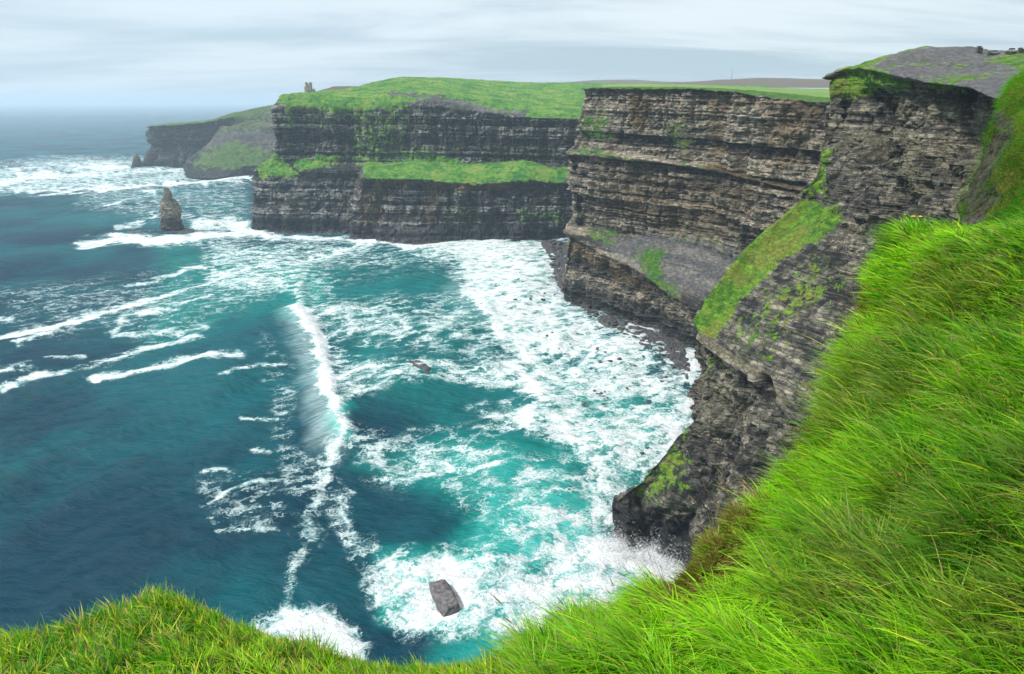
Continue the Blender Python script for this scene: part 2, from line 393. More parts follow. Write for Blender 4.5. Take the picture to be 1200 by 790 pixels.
def build_sea():
    az = np.concatenate([np.linspace(-100, -42, 60)[:-1], np.linspace(-42, 30, 1150), np.linspace(30, 100, 60)[1:]]) * math.pi / 180
    # radial rows: even in picture height where the photo sees water
    pys = np.arange(800, 121.0, -.72)
    r = np.array([S(600, p)[1] for p in pys])
    r = r[(r > 100) & (r < 9000)]
    r = np.concatenate([[40, 70, 100], r, np.geomspace(9200, 41000, 40)])
    R, A = np.meshgrid(r, az, indexing='ij')
    # radius is measured forward inside the view so that rows stay even
    k = 1 / np.cos(np.clip(A, -.9, .9)); k = 1 + (k - 1) * (R < 9000)
    X = R * k * np.sin(A); Y = R * k * np.cos(A)
    pts = np.stack([X, Y, 0 * X], -1)
    px, py = proj(pts)
    behind = Y < 60
    px = np.where(behind, 5000, px)
    qx = px + 7 * (fbm(X / 25, Y / 25, 0, 3, 90) - .5) * 2; qy = py + 4 * (fbm(X / 25, Y / 25, 5, 3, 91) - .5) * 2
    foam = np.zeros_like(X); turq = np.zeros_like(X); veil = np.zeros_like(X)
    nb1 = fbm(X / 38, Y / 38, 1, 4, 93, .6); nb2 = fbm(X / 9, Y / 13, 3, 3, 94, .6)
    qx = qx + 12 * (nb2 - .5); qy = qy + 7 * (nb1 - .5)
    brk = sstep(.28, .62, .55 * nb1 + .45 * nb2)
    K = 1.5
    def stroke(pts_, w, a, arr):
        xs = [p[0] for p in pts_]; ys = [p[1] for p in pts_]
        sel = (qx > min(xs) - 4 * w) & (qx < max(xs) + 4 * w) & (qy > min(ys) - 4 * w) & (qy < max(ys) + 4 * w)
        d = polydist(qx[sel], qy[sel] * K, [(a_, b_ * K) for a_, b_ in pts_])
        v = a * np.exp(-(d / (w * (.6 + .9 * nb1[sel]))) ** 2) * ((.45 + .65 * brk[sel]) if (arr is foam and a < 1.25) else 1)
        arr[sel] = np.maximum(arr[sel], v) + .25 * np.minimum(arr[sel], v)
    def region(pts_, f, a, arr, mode='max'):
        f = f * 1.5
        xs = [p[0] for p in pts_]; ys = [p[1] for p in pts_]
        sel = (qx > min(xs) - f * 2) & (qx < max(xs) + f * 2) & (qy > min(ys) - f * 2) & (qy < max(ys) + f * 2)
        v = a * poly_mask(qx[sel], qy[sel], pts_, f)
        if arr is foam and mode == 'max': v = v * (.52 + .58 * brk[sel])
        arr[sel] = np.maximum(arr[sel], v) if mode == 'max' else arr[sel] * (1 - v)
    for p_, f_, a_ in [
        ([(590,280),(668,280),(662,350),(720,376),(800,405),(850,430),(850,440),(760,440),(700,440),(640,440),(608,425),(592,395),(575,362),(548,338),(520,312),(470,292),(520,286)], 10, .88),
        ([(600,430),(700,430),(860,420),(850,480),(820,530),(790,570),(735,620),(700,590),(680,530),(650,480)], 10, .58),
        ([(690,590),(705,640),(795,655),(790,700),(640,770),(560,745),(480,735),(440,690),(430,660),(520,650),(600,640),(650,600)], 14, .66),
        ([(640,590),(700,600),(705,645),(640,650),(600,640)], 10, .8),
        ([(548,478),(600,468),(645,470),(676,525),(650,520),(610,505)], 7, .8),
        ([(520,440),(600,415),(625,440),(650,470),(600,455)], 7, .7),
        ([(600,540),(680,540),(700,590),(640,620),(560,660),(600,600)], 12, .5),
        ([(400,500),(450,505),(540,520),(600,530),(560,545),(480,555),(420,535)], 8, .46),
        ([(560,480),(620,560),(600,640),(520,600),(430,560),(470,520)], 12, .16),
        ([(360,340),(440,350),(540,350),(590,400),(560,420),(440,400),(380,400)], 10, .38),
        ([(360,400),(440,420),(500,425),(560,440),(470,450),(400,480),(385,440)], 8, .36),
        ([(245,290),(300,285),(420,282),(430,296),(380,312),(355,330),(320,345),(270,352),(235,330)], 9, .48),
        ([(350,290),(560,300),(530,320),(430,330),(360,345)], 9, .28),
        ([(395,560),(445,640),(440,690),(400,640),(380,590)], 8, .34),
        ([(310,400),(345,440),(335,520),(380,540),(360,640),(330,620),(330,540)], 10, .2),
        ([(230,560),(330,550),(350,620),(250,625)], 8, .14),
        ([(-20,196),(60,186),(160,186),(220,194),(300,205),(200,216),(60,226),(-20,226)], 5, .50),
        ([(-20,340),(120,330),(300,300),(340,320),(260,370),(190,400),(140,385),(40,400)], 12, .12),
        ([(110,190),(290,208),(290,262),(200,262),(90,240)], 8, .2),
        ([(425,650),(560,645),(620,690),(560,745),(470,735),(430,690)], 10, .62),
        ([(300,735),(345,712),(390,715),(425,745),(430,800),(300,800)], 9, .85)]:
        region(p_, f_, a_, foam)
    for p_, w_, a_ in [
        ([(352,366),(366,388),(378,410),(380,440),(388,470),(398,490),(410,502)], 8, 1.5),
        ([(340,298),(352,315),(348,335),(354,352),(353,368)], 7, .5),
        ([(398,510),(392,530),(376,552),(372,580),(356,600),(362,630),(345,655)], 11, .42),
        
        ([(545,342),(560,348),(574,365),(584,385),(592,400)], 8, 1.05),
        ([(604,425),(625,445),(648,478),(664,505),(678,530)], 9, 1.05),
        ([(678,530),(692,552),(694,580),(706,600)], 7, .6),
        ([(628,418),(650,440)], 7, 1.1),
        ([(0,400),(50,388),(100,372),(170,355),(230,335),(290,314)], 4, 1.0),
        ([(20,404),(60,392)], 4, .7),
        ([(128,388),(150,372),(200,362),(250,348)], 5, .7),
        ([(130,392),(190,388),(240,380)], 4, .6),
        ([(150,335),(190,325),(215,316),(240,312)], 3.5, .7),
        ([(0,456),(50,440),(105,430)], 4, 1.05),
        ([(108,446),(160,436),(220,422),(285,418)], 4, 1.0),
        ([(112,426),(155,412),(180,402),(230,392)], 6, .8),
        ([(0,438),(40,433)], 4, .7), ([(60,420),(100,416)], 3, .6), ([(0,372),(12,372)], 6, .8),
        ([(255,442),(300,428),(325,424)], 3, .7),
        ([(285,492),(325,492)], 3, .6), ([(300,525),(315,527)], 4, .5), ([(240,552),(262,550)], 3, .6),
        ([(95,287),(140,280),(180,283),(230,280),(285,272)], 6, 1.25),
        ([(190,283),(235,278),(290,274)], 8, 1.0),
        ([(290,274),(340,279),(410,280),(470,286),(560,284),(640,283)], 5, 1.1),
        ([(235,262),(270,262),(288,268)], 8, 1.1),
        ([(20,225),(100,223),(160,218),(220,214),(300,208)], 3, 1.2),
        ([(-10,216),(60,207),(120,203),(210,198)], 4, 1.0), ([(20,203),(58,203)], 5, 1.1), ([(90,198),(150,194)], 4, 1.0),
        ([(125,243),(150,234),(180,228)], 3, .75), ([(135,267),(160,262),(178,253)], 3, .7), ([(215,252),(250,255)], 4, .6),
        ([(235,594),(262,582),(300,566),(322,560)], 4, .62), ([(245,612),(252,626),(330,622),(362,612)], 3.5, .55),
        ([(360,620),(345,660),(338,700),(330,730)], 7, .5),
        ([(395,580),(400,600),(412,622),(395,625)], 4, .62), ([(398,560),(410,575)], 4, .5),
        ([(500,428),(560,436),(600,432),(625,418)], 6, .72), ([(380,450),(430,430),(490,428)], 4.5, .72),
        ([(400,472),(440,460),(475,440)], 4, .66), ([(385,322),(420,310),(440,306)], 3, .7), ([(380,372),(420,362),(450,360)], 4, .66),
        ([(470,290),(500,286),(545,290)], 6, .8), ([(360,302),(410,290),(450,286)], 5, .7),
        ([(480,500),(540,496),(600,505)], 5, .5), ([(450,556),(520,548),(600,545),(640,560)], 5, .55),
        ([(340,735),(380,722),(415,745)], 12, 1.1),
        ([(700,590),(698,640),(706,655)], 9, 1.1), ([(715,610),(730,580),(790,520),(815,470),(815,400)], 6, .9), ([(700,648),(745,658),(790,672)], 18, 1.3), ([(640,690),(700,680),(780,690)], 14, .95),
        ([(500,665),(540,675),(545,705),(520,720),(495,700)], 12, .95)]:
        stroke(p_, w_, a_, foam)
    for p_, f_, a_ in [([(400,350),(540,330),(580,390),(540,430),(440,425),(380,400)], 20, .9), ([(395,300),(520,305),(545,335),(480,345),(390,345)], 10, .6)]:
        pass
    region([(500,450),(545,470),(560,500),(500,500),(400,500),(420,470)], 12, .8, foam, 'cut')
    region([(395,560),(520,570),(540,630),(430,640),(410,620)], 10, .6, foam, 'cut'); region([(385,306),(530,302),(545,335),(470,346),(390,345)], 8, .7, foam, 'cut')
    stroke([(408,502),(400,520),(388,538),(384,560)], 6, .85, foam)
    for p_, f_, a_ in [
        ([(420,540),(540,500),(680,520),(710,640),(800,660),(800,800),(480,800),(560,700),(620,640),(500,590)], 30, .75),
        ([(560,560),(700,560),(710,660),(560,690),(520,640)], 20, .85),
        ([(560,700),(700,700),(640,800),(540,800)], 20, .75),
        ([(350,280),(640,290),(680,520),(520,520),(420,480),(360,380)], 25, .33),
        ([(600,420),(700,440),(810,470),(730,600),(690,560)], 20, .6),
        ([(-60,420),(120,440),(80,600),(-60,640)], 60, .16),
        ([(180,280),(430,285),(350,360),(160,420)], 25, .42),
        ([(-50,200),(300,200),(290,280),(100,300)], 25, .2),
        ([(430,640),(560,640),(620,700),(560,745),(450,725)], 14, .75)]:
        region(p_, f_, a_, turq)
    for p_, w_, a_ in [([(400,480),(395,500),(405,512)], 14, .9), ([(370,330),(365,350)], 20, .55), ([(470,600),(480,560)], 25, .1), ([(325,320),(345,340),(340,370)], 22, .5)]:
        stroke(p_, w_, a_, turq)
    region([(385,560),(440,565),(520,575),(530,620),(440,640),(400,700),(385,640)], 34, .75, turq, 'cut')
    region([(332,366),(350,364),(378,420),(388,470),(408,500),(398,528),(366,520),(360,470),(350,420)], 11, 1.0, veil)
    region([(530,318),(548,338),(584,380),(560,378),(520,340)], 7, .45, veil)
    # relief: swell trains plus the three breakers
    Z = np.zeros_like(X)
    rs = np.random.default_rng(3)
    for i in range(26):
        lam = 7 * (1.19 ** i) * .9; lam = min(lam, 150)
        th = math.radians(-25 + rs.normal() * 28)
        ph = rs.random() * 6.28
        fade = np.clip(lam / (np.hypot(X, Y) * .008 + .1), 0, 1)
        Z += .0105 * lam ** .85 * np.sin((X * math.cos(th) + Y * math.sin(th)) * 6.283 / lam + ph) * fade
    near = (R < 3000)
    def breaker(pts_, wf, wb, h):
        wpts = [S(a, b) for a, b in pts_]
        bestd = np.full(X.shape, 1e9); side = np.zeros_like(X); Xw = X + 14 * (nb1 - .5) + 6 * (nb2 - .5)
        for (x0, y0, _), (x1, y1, _) in zip(wpts[:-1], wpts[1:]):
            dx, dy = x1 - x0, y1 - y0; L = dx * dx + dy * dy
            t = np.clip(((Xw - x0) * dx + (Y - y0) * dy) / L, 0, 1)
            ex, ey = Xw - x0 - t * dx, Y - y0 - t * dy
            d = np.hypot(ex, ey); c = np.sign(dx * ey - dy * ex)
            b = d < bestd; bestd = np.where(b, d, bestd); side = np.where(b, c, side)
        # points listed far to near: left-hand side (side>0) is the shore side
        w = np.where(side > 0, wf, wb)
        pl = [p[1] for p in pts_]; tp_ = sstep(min(pl), min(pl) + 50, py) * sstep(max(pl), max(pl) - 60, py)
        return h * np.exp(-(bestd / w) ** 2) * tp_ * (.6 + .8 * nb1)
    Z += breaker([(345,298),(352,340),(353,366),(378,415),(388,468),(408,505),(398,530),(390,560)], 7, 18, 2.8)
    Z += breaker([(500,312),(545,342),(574,365),(590,398)], 9, 24, 1.0)
    Z += breaker([(590,412),(625,445),(648,478),(678,530),(684,560)], 9, 24, 1.0)
    Z += np.clip(foam, 0, 1.2) * .8 * (fbm(X / 6, Y / 6, 2, 3, 60) - .3) * (R < 1500)
    pts[..., 2] = Z
    o = make_mesh('sea', pts, grid_faces(len(r), len(az))[:, ::-1], sea_material(), True,
                  {'foam': np.clip(foam, 0, 1.5).ravel(), 'turq': turq.ravel(), 'veil': veil.ravel()})
    tag(o, 'teal sea with breaking waves and white foam below the cliffs', 'sea', kind='structure')
build_sea()

# ------------------------------------------------------------------ cliffs
def cliff(name, B, mat, label, regions=(), auto=(.72, .9), amp=1., bw=7., bh=3.2, seed=1, big=4., ochres=(), screes=(), dip=(0.01, 0),
          dents=(), zmin=8., post=None, bedk=1.0, jag=1.0, flat=True):
    px, py = proj(B)
    x, y, z = B[..., 0], B[..., 1], B[..., 2]
    wob = 11 * (fbm(x / 16, y / 16, z / 12, 5, seed + 3, .6) - .5) * 2
    g = np.zeros_like(x); oc = np.zeros_like(x); sc = np.zeros_like(x)
    for pts_, f, a in regions: g = np.maximum(g, a * poly_mask(px + wob, py + wob * .6, pts_, f * 1.8))
    for pts_, f, a in ochres: oc = np.maximum(oc, a * poly_mask(px + wob * .7, py + wob, pts_, f))
    for pts_, f, a in screes: sc = np.maximum(sc, a * poly_mask(px + wob * .5, py + wob * .5, pts_, f))
    soft = np.clip(g * .9 + sc * .9, 0, 1)
    out, tone, n = rockify(B, amp, bw, bh, seed, dip, big, soft, bedk, jag)
    for (cx, cy, rx, ry, dep) in dents:
        k = ((px + wob * .3 - cx) / rx) ** 2 + ((py + wob * .3 - cy) / ry) ** 2
        out -= (n * np.array([1, 1, .1])) * (dep * np.exp(-k ** 2))[..., None]
    n2 = normals(out); nz = np.abs(n2[..., 2]); nz0 = np.abs(n[..., 2])
    ag = sstep(auto[0], auto[1], .35 * nz + .65 * nz0)
    ag = ag * sstep(zmin, zmin + 8, z)
    g = np.maximum(g, ag * (1 - sc))
    if post: out, g, oc, sc = post(out, g, oc, sc, px, py)
    o = make_mesh(name, out, grid_faces(B.shape[0], B.shape[1]), mat, not flat,
                  {'bed': tone.ravel(), 'grass': g.ravel(), 'ochre': oc.ravel(), 'scree': sc.ravel()})
    tag(o, label, 'cliff', kind='structure')
    return o, out

def ab(rib, k=1): return rib
def under(p, d=9): return (p[0], p[1], -6.0)

# --- A: the tower headland
def ribA(base, l2, l3, l4, l5, l6, l7, l8):
    b = S(*base)
    m = ((b[0] + P(*l2)[0]) / 2, (b[1] + P(*l2)[1]) / 2 - 1, P(*l2)[2] * .5)
    return [under(b), b, m, P(*l2), P(*l3), P((l3[0] + l4[0]) / 2, (l3[1] + l4[1]) / 2, (l3[2] + l4[2]) / 2 - 1), P(*l4), P(*l5), P(*l6), P(*l7), P(*l8)]
a1 = ribA((289,272),(301,199,1000),(320,186,1012),(323,128,1018),(334,110.5,1040),(345,110,1060),(352,109.5,1090),(360,115,1250))
A = [shift(a1, -95, 420), shift(a1, -28, 90), a1,
     ribA((312,273.5),(318,202,994),(328,190,1008),(332,131,1016),(345,109.5,1045),(352,108.8,1080),(358,108.5,1110),(362,114,1300)),
     ribA((350,274),(352,202,992),(354,189,1010),(354,127,1018),(356,109.5,1048),(358,108.3,1085),(362,107.8,1120),(364,112,1350)),
     ribA((405,273),(408,200,998),(410,190,1010),(408,131,1018),(408,113,1045),(408,107,1120),(408,104,1210),(408,108,1600)),
     ribA((440,273),(440,200,1000),(440,190,1012),(438,130,1022),(440,112,1050),(440,103,1160),(440,96,1300),(440,102,1700)),
     ribA((475,273),(475,198,1002),(475,190,1014),(470,122,1030),(475,108,1060),(475,98,1200),(475,90.5,1400),(475,96,1800)),
     ribA((520,274),(520,198,1000),(520,190,1012),(515,124,1026),(512,111,1042),(515,100,1200),(515,91,1420),(515,96,1800)),
     ribA((570,274),(570,198,998),(570,190,1008),(565,134,1014),(562,120,1036),(565,106,1200),(562,94,1450),(562,99,1800)),
     ribA((620,275),(620,198,990),(620,190,1000),(618,140,1005),(618,131.5,1020),(618,112,1200),(618,96.5,1500),(618,101,1900)),
     ribA((672,275),(672,198,985),(672,190,990),(672,142,995),(672,135,1003),(672,114,1200),(672,97.5,1500),(672,102,1900)),
     ribA((760,276),(760,198,980),(760,190,985),(760,142,990),(760,135,998),(760,116,1200),(760,99,1500),(760,104,1900)),
     ribA((900,276),(900,198,980),(900,190,985),(900,142,990),(900,135,998),(900,116,1200),(900,101,1500),(900,106,1900))]
BA, _, _ = loft(A, .95)
cliff('tower_headland', BA, M_A, 'banded dark headland cliff with green turf top and a small tower on it',
      regions=[([(300,196),(322,178),(334,190),(352,204),(340,208),(300,208)], 3, 1.0),
               ([(344,187),(396,180),(398,190),(372,199),(346,198)], 2.5, 1.1),
               ([(328,112),(470,110),(500,112),(470,128),(430,134),(390,132),(330,128)], 5, .85),
               ([(400,118),(480,118),(490,150),(450,190),(400,190),(410,150)], 9, .50),
               ([(322,128),(400,132),(400,150),(324,150)], 6, .42),
               ([(400,185),(500,170),(540,195),(430,205)], 5, .6),
               ([(480,188),(520,182),(560,194),(520,205),(470,205)], 3, 1.0),
               ([(590,232),(672,232),(672,262),(590,262)], 6, .5)],
      auto=(.55, .8), amp=1.6, bw=11, bh=5.6, seed=11, big=8., bedk=1.5, jag=.7, zmin=150,
      screes=[([(455,109),(500,109),(550,120),(620,133),(612,137),(540,130),(470,124)], 3, .85)])
# --- B: the lower block in front of it
def ribB(base, l1, l2, l3, l4):
    b = S(*base); q = P(*l2)
    return [under(b), b, P(*l1), q, P(*l3), P(*l4), (P(*l4)[0], P(*l4)[1] + 60, P(*l4)[2] - 30)]
b1 = ribB((412,282),(413,245,912),(424,207,918),(436,195,940),(450,192,985))
Bb = [shift(b1, -24, 95), b1,
      ribB((425,283),(426,247,908),(432,210,914),(445,198,940),(460,192,985)),
      ribB((470,285),(470,248,905),(470,210,912),(478,198,945),(490,188,990)),
      ribB((520,284),(520,248,905),(522,214,912),(525,202,945),(525,193,990)),
      ribB((560,283),(560,248,908),(565,217,915),(565,203,945),(565,192,990)),
      ribB((610,282),(610,248,912),(612,214,920),(612,198,950),(612,188,990)),
      ribB((655,280),(655,248,918),(655,215,925),(655,203,955),(655,196,990)),
      ribB((740,279),(740,248,925),(740,215,930),(740,203,960),(740,196,990))]
BB, _, _ = loft(Bb, .95)
cliff('lower_cliff_block', BB, M_A, 'lower dark cliff block with bright green turf on its flat top', 
      regions=[([(424,206),(440,194),(500,190),(560,198),(600,192),(650,196),(672,205),(660,213),(600,213),(560,214),(500,211),(440,212)], 3.5, 1.0),
               ([(600,245),(665,240),(665,265),(610,262)], 7, .55), ([(520,235),(560,235),(560,262),(520,262)], 8, .35)],
      ochres=[([(413,212),(450,214),(446,262),(416,270)], 6, .45), ([(430,213),(600,215),(620,222),(430,222)], 2.5, .8), ([(498,220),(510,220),(510,262),(498,262)], 3, .5)],
      auto=(.6, .82), amp=1.5, bw=9, bh=5.0, seed=23, big=7., bedk=1.2, jag=.8)

# --- C: the middle banded cliff
def ribC(base, l3, l4, l5, l6, l7, dz=0):
    b = S(*base); q = P(*l3); r7 = P(*l7)
    m = ((b[0] + q[0]) / 2 + 0, (b[1] + q[1]) / 2 - .5, q[2] * .45)
    i1 = (r7[0] + 20, r7[1] + 30, r7[2] + .6); i2 = (r7[0] + 80, r7[1] + 120, r7[2] + 0); i3 = (r7[0] + 150, r7[1] + 280, r7[2] - 12)
    return [under(b), b, m, q, P(*l4), P((l4[0] + l5[0]) / 2, (l4[1] + l5[1]) / 2, (l4[2] + l5[2]) / 2 - 1), P(*l5), P(*l6),
            P((l6[0] + l7[0]) / 2, (l6[1] + l7[1]) / 2, (l6[2] + l7[2]) / 2 - 1), r7, i1, i2, i3]
c1 = ribC((655,349),(659,275,624),(667,262,634),(661,184,640),(671,171,646),(682,104,652))
Cc = [shift(c1, 60, 320), shift(c1, 12, 70), c1,
      ribC((662,354),(668,279,616),(678,264,628),(668,183,634),(677,173,640),(690,103,647)),
      ribC((700,367),(702,300,583),(712,272,598),(702,184,604),(705,175,609),(712,103,616)),
      ribC((750,383),(748,323,543),(768,276,562),(752,188,570),(755,182,574),(760,103.5,582)),
      ribC((793,403),(785,349,512),(820,285,535),(815,198,540),(817,193,543),(815,104.5,551)),
      ribC((838,430),(830,380,452),(862,316,480),(880,211,478),(882,207,481),(885,111,488)),
      ribC((888,458),(880,400,412),(908,346,440),(935,224,438),(937,220,441),(958,119,449)),
      ribC((960,500),(960,440,372),(985,386,395),(1010,240,395),(1012,235,398),(1040,124,404)),
      ribC((1060,560),(1060,500,330),(1085,430,340),(1110,260,340),(1112,250,345),(1140,128,350))]
BC, _, _ = loft(Cc, 1.0)
cliff('banded_cliff', BC, M_C, 'tall pale banded cliff with a scree bench, middle of the bay',
      regions=[([(666,172),(700,174),(745,184),(742,190),(700,184),(668,180)], 4, .75),
               ([(675,130),(700,128),(720,140),(712,166),(680,168)], 7, .6),
               ([(765,140),(800,140),(812,165),(800,185),(780,170)], 7, .55),
               ([(745,290),(775,286),(782,345),(765,340),(750,310)], 6, .85),
               ([(683,266),(726,270),(722,290),(688,284)], 6, .7), ([(770,270),(845,275),(845,292),(790,285)], 6, .5),
               ([(765,325),(800,330),(800,360),(775,350)], 6, .6),
               ([(790,187),(835,192),(835,199),(790,194)], 3, .5)],
      ochres=[([(655,265),(680,285),(760,330),(755,345),(660,300)], 5, .6), ([(735,110),(755,110),(750,150),(735,150)], 5, .9),
              ([(822,105),(850,108),(840,190),(822,190)], 5, .5), ([(700,190),(870,210),(870,260),(820,290),(700,250)], 14, .35),
              ([(900,120),(958,125),(940,190),(900,185)], 14, .5), ([(820,190),(935,222),(935,228),(820,197)], 2, .9), ([(850,112),(958,120),(958,130),(850,120)], 5, .5)],
      screes=[([(700,285),(770,272),(860,290),(880,320),(850,350),(790,345),(745,318)], 8, .72)],
      auto=(.78, .93), amp=1.15, bw=7.5, bh=3.4, seed=31, big=6.0, bedk=1.5, jag=.7, dip=(0.03, 0.0), zmin=150)

# --- D: the near right cliff with its green spur
def W(x, y, z): return (x, y, z)
D = []
d1 = [None, S(706,640), P(713,603,240), P(752,562,243), P(777,530,246), P(798,482,250), P(799,430,254), P(806,379,258), P(836,337,262), P(872,291,268), P(934,236,274),
      P(950,195,278), P(957,145,282), P(962,93,284), P(985,84,296), P(1003,80,306), P(1030,78.5,330)]
d1[0] = under(d1[1])
def ribD(base, l2, l3, l3b, l4, l5, l6, l7, l8, l9, l10, l11):
    b = base; return [under(b), b, P(*l2), P(*l3), P(*l3b), P((l3b[0] + l4[0]) / 2, (l3b[1] + l4[1]) / 2, (l3b[2] + l4[2]) / 2), P(l4[0] - 7, l4[1] + 12, l4[2] - 1.5), P(*l4),
                      P((l4[0] + l5[0]) / 2, (l4[1] + l5[1]) / 2, (l4[2] + l5[2]) / 2), P(*l5), P(*l6), P((l6[0] + l7[0]) / 2, (l6[1] + l7[1]) / 2, (l6[2] + l7[2]) / 2 - 1), P(*l7), P(*l8), P(*l9), P(*l10), P(*l11)]
db = shift(d1, 30, 60); db = [(x + 8, y, z) for x, y, z in db]
D = [shift(d1, 105, 130), shift(d1, 34, 40), shift(d1, 7, 9), d1,
     ribD(S(722,646), (732,612,238), (765,575,239), (788,545,241), (820,392,250), (885,310,262), (952,238,270), (968,160,276), (980,83,280), (1003,77,292), (1022,70,306), (1050,66,350)),
     ribD(S(765,652), (775,612,228), (792,578,229), (808,540,230), (846,412,236), (905,335,248), (966,262,252), (992,170,256), (1005,80,266), (1030,74,282), (1052,62,300), (1075,62,360)),
     ribD(W(72,206,0), (815,632,213), (828,590,214), (842,545,215), (875,431,221), (935,370,228), (988,300,230), (1020,190,234), (1040,86,242), (1062,74,262), (1085,56.5,292), (1100,57,360)),
     ribD(W(82,190,0), (858,655,196), (868,610,196), (880,560,197), (912,467,204), (975,405,207), (1015,335,210), (1055,210,212), (1078,96,216), (1100,82,245), (1125,56.5,290), (1140,58,360)),
     ribD(W(95,170,0), (925,700,175), (930,640,174), (938,590,174), (965,510,180), (1030,430,180), (1060,350,182), (1100,220,184), (1125,102,188), (1145,88,225), (1165,61,285), (1180,62,360)),
     ribD(W(108,140,0), (1015,740,146), (1020,680,146), (1030,640,146), (1060,560,150), (1110,470,150), (1130,380,150), (1150,250,152), (1172,122,156), (1200,96,200), (1222,60,280), (1240,62,360)),
     ribD(W(118,105,0), (1150,780,112), (1160,720,112), (1170,680,112), (1200,600,115), (1250,500,114), (1260,400,112), (1262,280,112), (1265,140,114), (1290,104,160), (1320,58,270), (1340,60,360)),
     ribD(W(122,60,0), (1400,900,66), (1410,860,66), (1420,800,66), (1450,700,68), (1500,600,68), (1510,480,66), (1520,330,66), (1530,170,68), (1560,110,130), (1580,60,260), (1600,60,360))]
BD, _, _ = loft(D, 1.0)
def postD(out, g, oc, sc, px, py):
    return out, g, oc, sc
cliff('near_cliff', BD, M_D, 'near dark cliff with a green spur and grey flagstone top', dip=(0.02, -.02),
      regions=[([(803,378),(836,334),(872,288),(934,233),(966,240),(968,275),(930,300),(898,322),(868,350),(852,378),(842,400),(815,390)], 5, 1.05),
               ([(860,380),(900,330),(960,290),(985,330),(940,385),(905,435),(862,415)], 18, .52),
               ([(938,225),(952,160),(966,175),(966,240)], 6, .7),
               ([(960,98),(985,80),(1010,74),(1040,84),(1052,100),(1030,108),(1000,105),(965,120)], 5, .85),
               ([(1062,100),(1080,92),(1110,84),(1135,84),(1165,78),(1172,84),(1120,104),(1080,108)], 4, .66),
               ([(1040,72),(1085,70),(1090,74),(1040,78)], 2, .8), ([(1085,76),(1135,74),(1135,78),(1085,80)], 2, .7), ([(1120,62),(1160,62),(1160,66),(1120,66)], 2, .5),
               ([(1150,68),(1215,56),(1215,84),(1180,80)], 3, .75),
               ([(735,560),(775,525),(800,530),(795,570),(760,590),(735,590)], 7, .62), ([(765,525),(796,480),(798,500),(785,540)], 6, .7),
               ([(800,405),(860,420),(840,460),(805,450)], 8, .42), ([(1110,235),(1150,200),(1200,150),(1200,300),(1110,290)], 8, .6)],
      ochres=[([(1018,150),(1055,160),(1058,205),(1030,200)], 4, 1.0), ([(1065,160),(1075,160),(1075,195),(1063,195)], 3, .9),
              ([(1010,120),(1075,100),(1070,130),(1020,140)], 9, .55), ([(1040,210),(1058,205),(1050,290),(1038,290)], 5, .75),
              ([(975,150),(1000,150),(1000,190),(978,185)], 6, .6), ([(1086,140),(1108,136),(1112,200),(1098,272),(1078,250),(1082,200)], 5, 1.0), ([(1140,150),(1172,140),(1165,170),(1145,172)], 4, .6),
              ([(803,377),(846,408),(875,427),(890,430),(925,470),(918,482),(893,448),(875,436),(845,418),(803,386)], 2, .9), ([(800,440),(850,450),(870,510),(820,505)], 10, .45), ([(790,560),(760,600)], 3, .1)],
      screes=[([(1015,78),(1050,62),(1100,54),(1240,52),(1260,100),(1180,125),(1140,108),(1115,100),(1100,100),(1075,94),(1045,92),(1020,80)], 3, 1.0)],
      auto=(.8, .95), amp=.9, bw=6.0, bh=3.6, seed=47, big=7.5, bedk=.6, jag=1.3, dents=[(892,463,11,21,15.), (1000,150,14,60,4.), (1092,190,7,80,5.), (1030,250,20,30,3.)], zmin=20, post=postD)

# --- G: the far headlands
def ribG(b, mid, t, t2, t3):
    s_ = S(*b); return [under(s_), s_, P(*mid), P(*t), P(*t2), P(*t3)]
g1 = ribG((172,196.5),(172,170,1985),(175,148,1990),(180,147,2060),(182,152,2500))
G = [shift(g1, -260, 600, -45), shift(g1, -60, 120, -12), g1, ribG((196,196.5),(196,170,1985),(198,147,1990),(200,145,2060),(202,150,2500)),
     ribG((240,196),(240,170,1990),(242,143,1998),(244,141,2080),(246,148,2500)), ribG((262,196),(262,170,2000),(263,139,2010),(265,135,2100),(266,144,2500)),
     ribG((290,196),(290,170,2020),(290,137,2080),(295,128,2200),(296,138,2600)), ribG((325,196),(325,160,2080),(325,134,2160),(330,121.5,2300),(333,132,2700)),
     ribG((400,196),(400,160,2080),(400,134,2160),(400,117,2300),(400,128,2700))]
BG, _, _ = loft(G, .7)
cliff('distant_headland', BG, M_G, 'hazy sheer headland farthest out to sea', regions=[([(262,140),(330,122),(330,140),(275,150)], 5, 1.0)],
      auto=(.55, .8), amp=2.6, bw=16, bh=9, seed=61, big=9, ochres=[([(172,147),(262,138),(262,143),(172,152)], 2, .7)], zmin=60)
h1 = ribG((217,209),(217,198,1700),(222,190,1730),(250,165,1800),(262,148,1880))
Hh = [shift(h1, -100, 260), h1, ribG((245,209.5),(245,200,1700),(247,192,1720),(262,166,1790),(275,146,1880)), ribG((275,208),(275,198,1710),(275,189,1730),(285,160,1800),(295,140,1900)),
      ribG((310,206),(310,196,1720),(310,186,1740),(315,158,1810),(322,132,1920)), ribG((380,206),(380,196,1730),(380,186,1750),(380,158,1820),(380,130,1930))]
BH, _, _ = loft(Hh, .7)
cliff('green_slope_headland', BH, M_G, 'hazy headland with a pale green slope above a dark low base',
      regions=[([(226,186),(245,172),(275,164),(320,176),(330,186),(320,197),(240,199),(226,196)], 4, .85), ([(280,145),(330,125),(330,150),(290,160)], 8, .5)],
      auto=(.85, .97), amp=1.8, bw=14, bh=8, seed=71, big=5., screes=[([(240,160),(300,150),(330,165),(270,164),(245,172)], 5, .5)], zmin=60)

